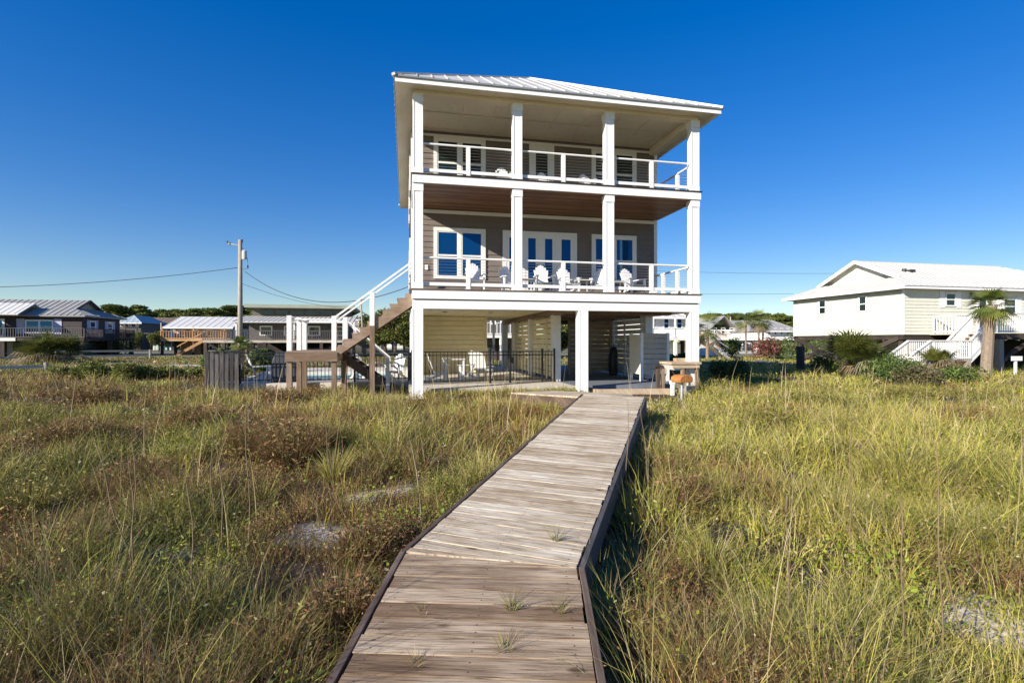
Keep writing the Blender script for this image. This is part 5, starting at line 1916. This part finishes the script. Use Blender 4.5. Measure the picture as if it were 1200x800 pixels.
def make_tree(kind, seed):
    random.seed(seed)
    root = empty(kind, (0, 0, 0))
    mb = MB()
    if kind == 'pine_tree':
        h = random.uniform(8.5, 11.5)
        mb.tube([(0, 0, -.2), (.2, 0, h * .5), (random.uniform(-.4, .4), 0, h * .92)], [.24, .17, .08], 7)
        lobes = []
        for k in range(random.randint(5, 7)):
            a = random.uniform(0, 6.28); r_ = random.uniform(.3, 2.9); z = h * random.uniform(.60, .98)
            x, y = r_ * math.cos(a), r_ * math.sin(a)
            mb.tube([(0.1, 0, z - random.uniform(.6, 1.4)), (x, y, z)], [.08, .03], 5)
            s = random.uniform(.9, 1.6)
            lobes.append((x, y, z, s * 1.15, s * 1.15, s * .42))
        crown = crown_mesh('crown', lobes, 300, .22, PINEG, 2.2)
    else:
        h = random.uniform(4.5, 6.5)
        mb.tube([(0, 0, -.2), (.1, .1, h * .3), (.2, 0, h * .6)], [.22, .16, .08], 7)
        lobes = []
        for k in range(11):
            a = random.uniform(0, 6.28); r_ = random.uniform(.2, 2.2); z = h * random.uniform(.3, .9)
            x, y = r_ * math.cos(a), r_ * math.sin(a)
            mb.tube([(0.1, 0, h * .3), (x, y, z)], [.07, .02], 5)
            s = random.uniform(.8, 1.5)
            lobes.append((x, y, z, s, s, s * .8))
        crown = crown_mesh('crown', lobes, 330, .20, TREEG, 1.5)
    mb.build('trunk', 'trunk_bark', root, smooth=True)
    o = bpy.data.objects.new('crown', crown); COL.objects.link(o); o.parent = root
    return root


protos = {'pine_tree': [make_tree('pine_tree', s) for s in range(5)], 'broadleaf_tree': [make_tree('broadleaf_tree', 20 + s) for s in range(4)]}
used_p = set()


def tree(kind, p, Z, top, label, group, i):
    src = protos[kind][i % len(protos[kind])]
    c = src if src.name not in used_p else copy_tree(src)
    used_p.add(src.name)
    x, y = wp(p, Z)
    c.location = (x, y, GZ)
    zt = (400 - top) / F * Z - GZ
    hh = max(v.co.z for ch in src.children if ch.name.startswith('crown') for v in ch.data.vertices)
    s = zt / hh
    c.scale = (s * random.uniform(.9, 1.25), s * random.uniform(.9, 1.25), s)
    c.rotation_euler.z = random.uniform(0, 6.28)
    tag(c, label, 'tree', group)


random.seed(5)
gp = 'umbrella pines of the left tree line'
for i in range(34):
    p = 118 + i * 5.6 + random.uniform(-2, 2)
    top = np.interp(p, [118, 140, 160, 185, 205, 235, 262, 275, 300, 320], [364, 356, 362, 363, 361, 363, 357, 354, 359, 362]) + random.uniform(-1.5, 3.5)
    tree('pine_tree', p, random.uniform(112, 140), top, 'flat-topped pine tree in the tree line behind the left houses', gp, i)
for i in range(17):
    p = 120 + i * 10.5 + random.uniform(-3, 3)
    tree('broadleaf_tree', p, random.uniform(100, 110), random.uniform(371, 378), 'low dense tree under the pines of the left tree line', 'low trees of the left tree line', i)
for i in range(22):
    p = 812 + i * 5.9 + random.uniform(-2, 2)
    tree('pine_tree', p, random.uniform(150, 180), random.uniform(365, 371), 'thin flat-topped pine tree on the skyline right of the tall house', 'pines of the right skyline', i)
for i in range(14):
    p = 816 + i * 9 + random.uniform(-2, 2)
    tree('broadleaf_tree', p, random.uniform(140, 148), random.uniform(374, 380), 'low distant tree below the pines right of the tall house', 'low trees of the right skyline', i)
for i, (p, Z, top) in enumerate([(440, 74, 361), (452, 78, 366), (463, 72, 360), (474, 76, 365), (484, 70, 358), (432, 84, 368), (422, 90, 370)]):
    tree('broadleaf_tree', p, Z, top, 'dense dark tree filling the gap under the stairs left of the tall house', 'dense trees behind the stairs', i)
for i, (p, Z, top, lab) in enumerate([(655, 50, 365, 'tree seen through the gap beside the inner pile under the tall house'), (672, 58, 372, 'further tree seen through the gap beside the inner pile'),
                                      (186, 78, 386, 'low dark tree in front of the white and aqua house'), (158, 80, 388, 'rounded dark bush-like tree under the blue-roofed house')]):
    tree('broadleaf_tree', p, Z, top, lab, None, i)


# palms
def frond(P_, o, az, elev, L, n=15, droop=.5, col=None, w=.045):
    """fan leaf at the end of a stalk; returns leaflet strips"""
    d = np.array([math.cos(az) * math.cos(elev), math.sin(az) * math.cos(elev), math.sin(elev)])
    side = np.array([-math.sin(az), math.cos(az), 0])
    upv = np.cross(side, -d)
    V, Q, Tt, C = [], [], [], []
    stalk = L * .42
    tip = np.array(o) + d * stalk
    V += [np.array(o) - side * .012, np.array(o) + side * .012, tip + side * .01, tip - side * .01]
    Q.append([0, 1, 2, 3]); C += [col * 1.1] * 4
    for k in range(n):
        a = (k / (n - 1) - .5) * 2.5
        dir_ = d * math.cos(a) + side * math.sin(a)
        ll = L * .62 * (1 - .25 * abs(a) / 1.25) * random.uniform(.85, 1.1)
        m1 = tip + dir_ * ll * .5 + np.array([0, 0, -droop * ll * .12])
        m2 = tip + dir_ * ll + np.array([0, 0, -droop * ll * .62])
        wv = np.cross(dir_, upv); wv = wv / (np.linalg.norm(wv) + 1e-6) * w / 2
        b0 = len(V)
        V += [tip - wv * .4, tip + wv * .4, m1 + wv, m1 - wv, m2]
        Q.append([b0, b0 + 1, b0 + 2, b0 + 3]); Tt.append([b0 + 3, b0 + 2, b0 + 4])
        cc = col * random.uniform(.8, 1.2)
        C += [cc] * 5
    return np.array(V), np.array(Q), np.array(Tt), np.array(C)


def fronds(root, z0, n, L, pal_, dead=.2, elev=(-.9, 1.3), name='crown'):
    P_ = []
    for k in range(n):
        e = elev[0] + (elev[1] - elev[0]) * random.random()
        isd = e < elev[0] + (elev[1] - elev[0]) * dead
        base = pal_[random.randrange(len(pal_))] if not isd else STRAW[random.randrange(4)] * .8
        P_.append(frond(None, (0, 0, z0 + random.uniform(-.1, .15)), random.uniform(0, 6.28), e, L * random.uniform(.75, 1.1), 15, .6 if not isd else 1.1, np.array(base)))
    return mesh_obj(name, P_, 'palm_leaf', root)


PALMG = pal((.13, .17, .04), (.2, .23, .05), (.09, .125, .03), (.28, .28, .06))


def palm(label, p, Z, top, trunk_r, L, lean=0, n=34, name='palm_tree', kind='palm'):
    x, y = wp(p, Z)
    zt = (400 - top) / F * Z - GZ - L * .55
    root = empty(name, (x, y, GZ), 0, label, kind)
    mb = MB()
    k = 10
    mb.tube([(lean * i / k, 0, -.1 + (zt + .1) * i / k) for i in range(k + 1)], [trunk_r * (1.1 - .16 * i / k) for i in range(k + 1)], 10)
    for i in range(8):   # old leaf boots under the crown
        a = i * 2.4; zz = zt - .03 - .03 * i
        mb.bar((lean + math.cos(a) * trunk_r * .7, math.sin(a) * trunk_r * .7, zz - .2), (lean + math.cos(a) * trunk_r * 1.45, math.sin(a) * trunk_r * 1.45, zz + .06), .09, .03)
    mb.build('trunk', 'palm_trunk', root, smooth=False)
    c = fronds(root, zt, n, L, PALMG, .08)
    c.location.x = lean
    return root


random.seed(9)
palm('cabbage palm with a thick brown trunk standing before the yellow house stairs', 1155, 24.0, 342, .215, 1.2, .22, 46)
palm('slim cabbage palm left of the pair, in front of the pinkish house', 874, 66, 366, .12, 2.0, 0, 44)
palm('taller cabbage palm of the pair right of the pinkish house', 889, 64, 366, .12, 1.9, 0, 44)
palm('slimmer cabbage palm of the pair, right beside the taller one', 893, 67, 371, .11, 1.6, .2, 30)
palm('bushy palm peeking out right behind the right front pile', 829, 48, 371, .14, 2.2, 0, 46)
palm('short palm rising over the pool fence beside the utility pole', 283, 26, 396, .14, .75, 0, 26)


def bush_palm(label, p, Z, L, n, dead=.2, zoff=.1):
    x, y = wp(p, Z)
    root = empty('palmetto', (x, y, float(ground_h(x, y))), 0, label, 'palmetto')
    mb = MB(); mb.tube([(0, 0, -.1), (.05, 0, .3)], [.16, .12], 8); mb.build('trunk', 'palm_trunk', root)
    fronds(root, .3 + zoff, n, L, PALMG * .62, dead, (.02, 1.45), 'foliage')


bush_palm('large dark palmetto in front of the yellow house left corner', 998, 23.5, 2.3, 64)
bush_palm('palmetto leaning right of the large dark one', 1018, 22.8, 1.7, 40)
bush_palm('drooping palmetto with straw-coloured dead fronds before the lower white stairs', 1098, 22.5, 1.35, 40, .55)
bush_palm('big shaggy palm clump in front of the dark house on the left', 62, 38, 2.8, 80, .12)
bush_palm('second shaggy palm clump beside the big one, right of it', 44, 37, 2.0, 50, .3)
bush_palm('small palm clump right of the big one in front of the dark house', 82, 39, 2.2, 44, .1)


def shrub(name, label, p, Z, r_, hgt, P, n=2600, size=.05, group=None, elong=1.6):
    x, y = wp(p, Z)
    z = float(ground_h(x, y))
    root = empty(name, (x, y, z), 0, label, 'shrub', group)
    pr = []
    for k in range(7):
        a = random.uniform(0, 6.28); rr_ = random.uniform(0, r_ * .7)
        s = random.uniform(.35, .6) * r_
        m_ = n // 7
        u = RNG.normal(size=(m_, 3)); u /= np.linalg.norm(u, axis=1)[:, None]
        q = (.3 + .75 * RNG.random(m_) ** .6)[:, None]
        zc = hgt * random.uniform(.3, .7)
        c = u * q * np.array([s, s, hgt * .42]) + np.array([rr_ * math.cos(a), rr_ * math.sin(a), zc])
        c[:, 2] = np.maximum(c[:, 2], .02)
        pr.append(leaves(c, size * (.5 + RNG.random(m_)), pick(P, m_) * random.uniform(.8, 1.2), .3, elong))
    mesh_obj('foliage', pr, 'tree_leaf', root)
    mb = MB()
    for k in range(7):
        a = random.uniform(0, 6.28)
        mb.tube([(0, 0, -.05), (math.cos(a) * r_ * .5, math.sin(a) * r_ * .5, hgt * .7)], [.02, .008], 5)
    mb.build('stem', 'trunk_bark', root)


SHG = pal((.07, .12, .025), (.11, .17, .035), (.05, .08, .02), (.16, .2, .05))
for i, (p, Z, r_, h_) in enumerate([(70, 22, .7, .8), (92, 21.5, .8, .9), (113, 21, .9, 1.15), (131, 21.4, .8, 1.0), (150, 20.5, 1.0, 1.2), (168, 21, .8, 1.0), (187, 21.5, .9, .95), (205, 22, .8, .8), (225, 22, .7, .7)]):
    shrub('beach_shrub', 'leafy green shrub in the row bordering the road on the left', p, Z, r_ * .72, h_ * .68, np.concatenate([SHG * 1.2, OLIV]), 2200, .055, 'row of shrubs bordering the road')
for i, (p, Z, r_, h_, lab, P) in enumerate([(1062, 18.5, 1.3, 1.05, 'broad yellow-green shrub in front of the palmettos on the right', SHG * 1.2),
                                       (1040, 20, 1.2, 1.1, 'green shrub between the palmetto and the lower white stairs', SHG), (1086, 17.5, 1.1, .8, 'low grey-brown twiggy shrub near the sprawling palmetto', pal((.16, .12, .07), (.10, .08, .05), (.2, .17, .07), (.12, .13, .04))),
                                       (968, 24, .8, .9, 'dull shrub at the left foot of the large dark palmetto', SHG), (1120, 19, 1.0, .7, 'low bright shrub left of the palm trunk', SHG * 1.15),
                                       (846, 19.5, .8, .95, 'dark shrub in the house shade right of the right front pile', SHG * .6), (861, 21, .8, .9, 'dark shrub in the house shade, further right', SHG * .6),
                                       (268, 18.2, .6, .75, 'low shrub at the foot of the dark board fence', SHG), (903, 46, 2.0, 2.0, 'reddish flowering bush far right of the tall house', pal((.28, .07, .07), (.2, .06, .05), (.1, .14, .04))),
                                       (930, 44, 2.4, 2.2, 'green shrub beside the reddish bush near the yellow house', SHG), (915, 50, 2.2, 1.8, 'rounded shrub behind the reddish bush', SHG), (857, 52, 1.5, 1.9, 'upright shrub at the end of the white picket fence', SHG),
                                       (150, 60, 3.0, 2.2, 'dark rounded bush on the lot edge behind the dark house', SHG * .7), (255, 27, 1.0, 1.15, 'bushy shrub left of the utility pole above the board fence', SHG), (305, 27, 1.0, 1.15, 'bushy shrub right of the utility pole behind the pool terrace', SHG * 1.15),
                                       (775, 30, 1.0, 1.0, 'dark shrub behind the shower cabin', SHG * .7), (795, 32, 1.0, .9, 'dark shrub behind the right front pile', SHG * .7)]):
    shrub('shrub', lab, p, Z, r_, h_, P, 2400, .05 if Z < 26 else .1)

# far woods closing the view
pr = []
for (x0, x1, y0, hh) in ((-400, -20, 190, 4.2), (-20, 60, 260, 6), (60, 420, 240, 7)):
    n = int((x1 - x0) * 22)
    x = x0 + (x1 - x0) * RNG.random(n); y = y0 + 25 * RNG.random(n)
    top = hh * (.6 + .5 * fbm(x, y * 0, 14, 77, 3))
    z = GZ + top * RNG.random(n) ** .7
    pr.append(leaves(np.stack([x, y, z], -1), .9 + .9 * RNG.random(n), pick(TREEG, n), .3, 1.3))
o = mesh_obj('far_woods', pr, 'tree_leaf'); tag(o, 'continuous low dark woods along the far horizon', 'woods', kind='stuff')

# hide nothing, drop unused prototypes
for L_ in protos.values():
    for pz in L_:
        if pz.name not in used_p:
            for ch in list(pz.children): bpy.data.objects.remove(ch)
            bpy.data.objects.remove(pz)

# ------------------------------------------------------------------ light, sky, camera
_t, _s, _z = 1.80, 1.0, .90      # run of the light along the front, into the house, and down
sun_dir = Vector((-(CA * _t - SA * _s), -(SA * _t + CA * _s), _z)).normalized()      # toward the sun
elev = math.asin(sun_dir.z)
azim = math.atan2(sun_dir.x, sun_dir.y)
li = bpy.data.lights.new('sun', 'SUN')
li.energy = 5.0
li.angle = R(.53)
li.color = (1.0, .915, .79)
lo = bpy.data.objects.new('sun', li); COL.objects.link(lo)
lo.rotation_euler = sun_dir.to_track_quat('Z', 'Y').to_euler()

w = bpy.data.worlds.new('World')
sc.world = w
w.use_nodes = True
nt = w.node_tree
nt.nodes.clear()
sky = nt.nodes.new('ShaderNodeTexSky')
sky.sky_type = 'NISHITA'
sky.sun_disc = False
sky.sun_elevation = elev
sky.sun_rotation = azim
sky.altitude = 0
sky.air_density = 1.1
sky.dust_density = 0
sky.ozone_density = 4.5
hsv = nt.nodes.new('ShaderNodeHueSaturation')
hsv.inputs['Saturation'].default_value = 1.60
hsv.inputs['Hue'].default_value = .521
gam = nt.nodes.new('ShaderNodeGamma')
gam.inputs[1].default_value = .72
bg = nt.nodes.new('ShaderNodeBackground')
bg.inputs['Strength'].default_value = .136
wo = nt.nodes.new('ShaderNodeOutputWorld')
nt.links.new(sky.outputs[0], gam.inputs[0])
nt.links.new(gam.outputs[0], hsv.inputs['Color'])
nt.links.new(hsv.outputs[0], bg.inputs[0])
nt.links.new(bg.outputs[0], wo.inputs[0])

cam = bpy.data.cameras.new('camera')
cam.sensor_width = 36
cam.lens = 18.0
cam.clip_end = 4000
cam.clip_start = .05
co = bpy.data.objects.new('camera', cam); COL.objects.link(co)
co.location = (0, 0, 0)
co.rotation_euler = (R(90), 0, 0)
sc.camera = co
sc.view_settings.view_transform = 'Standard'
sc.view_settings.look = 'None'
sc.view_settings.exposure = .72
sc.view_settings.gamma = 1
sc.cycles.max_bounces = 6
sc.cycles.transparent_max_bounces = 4
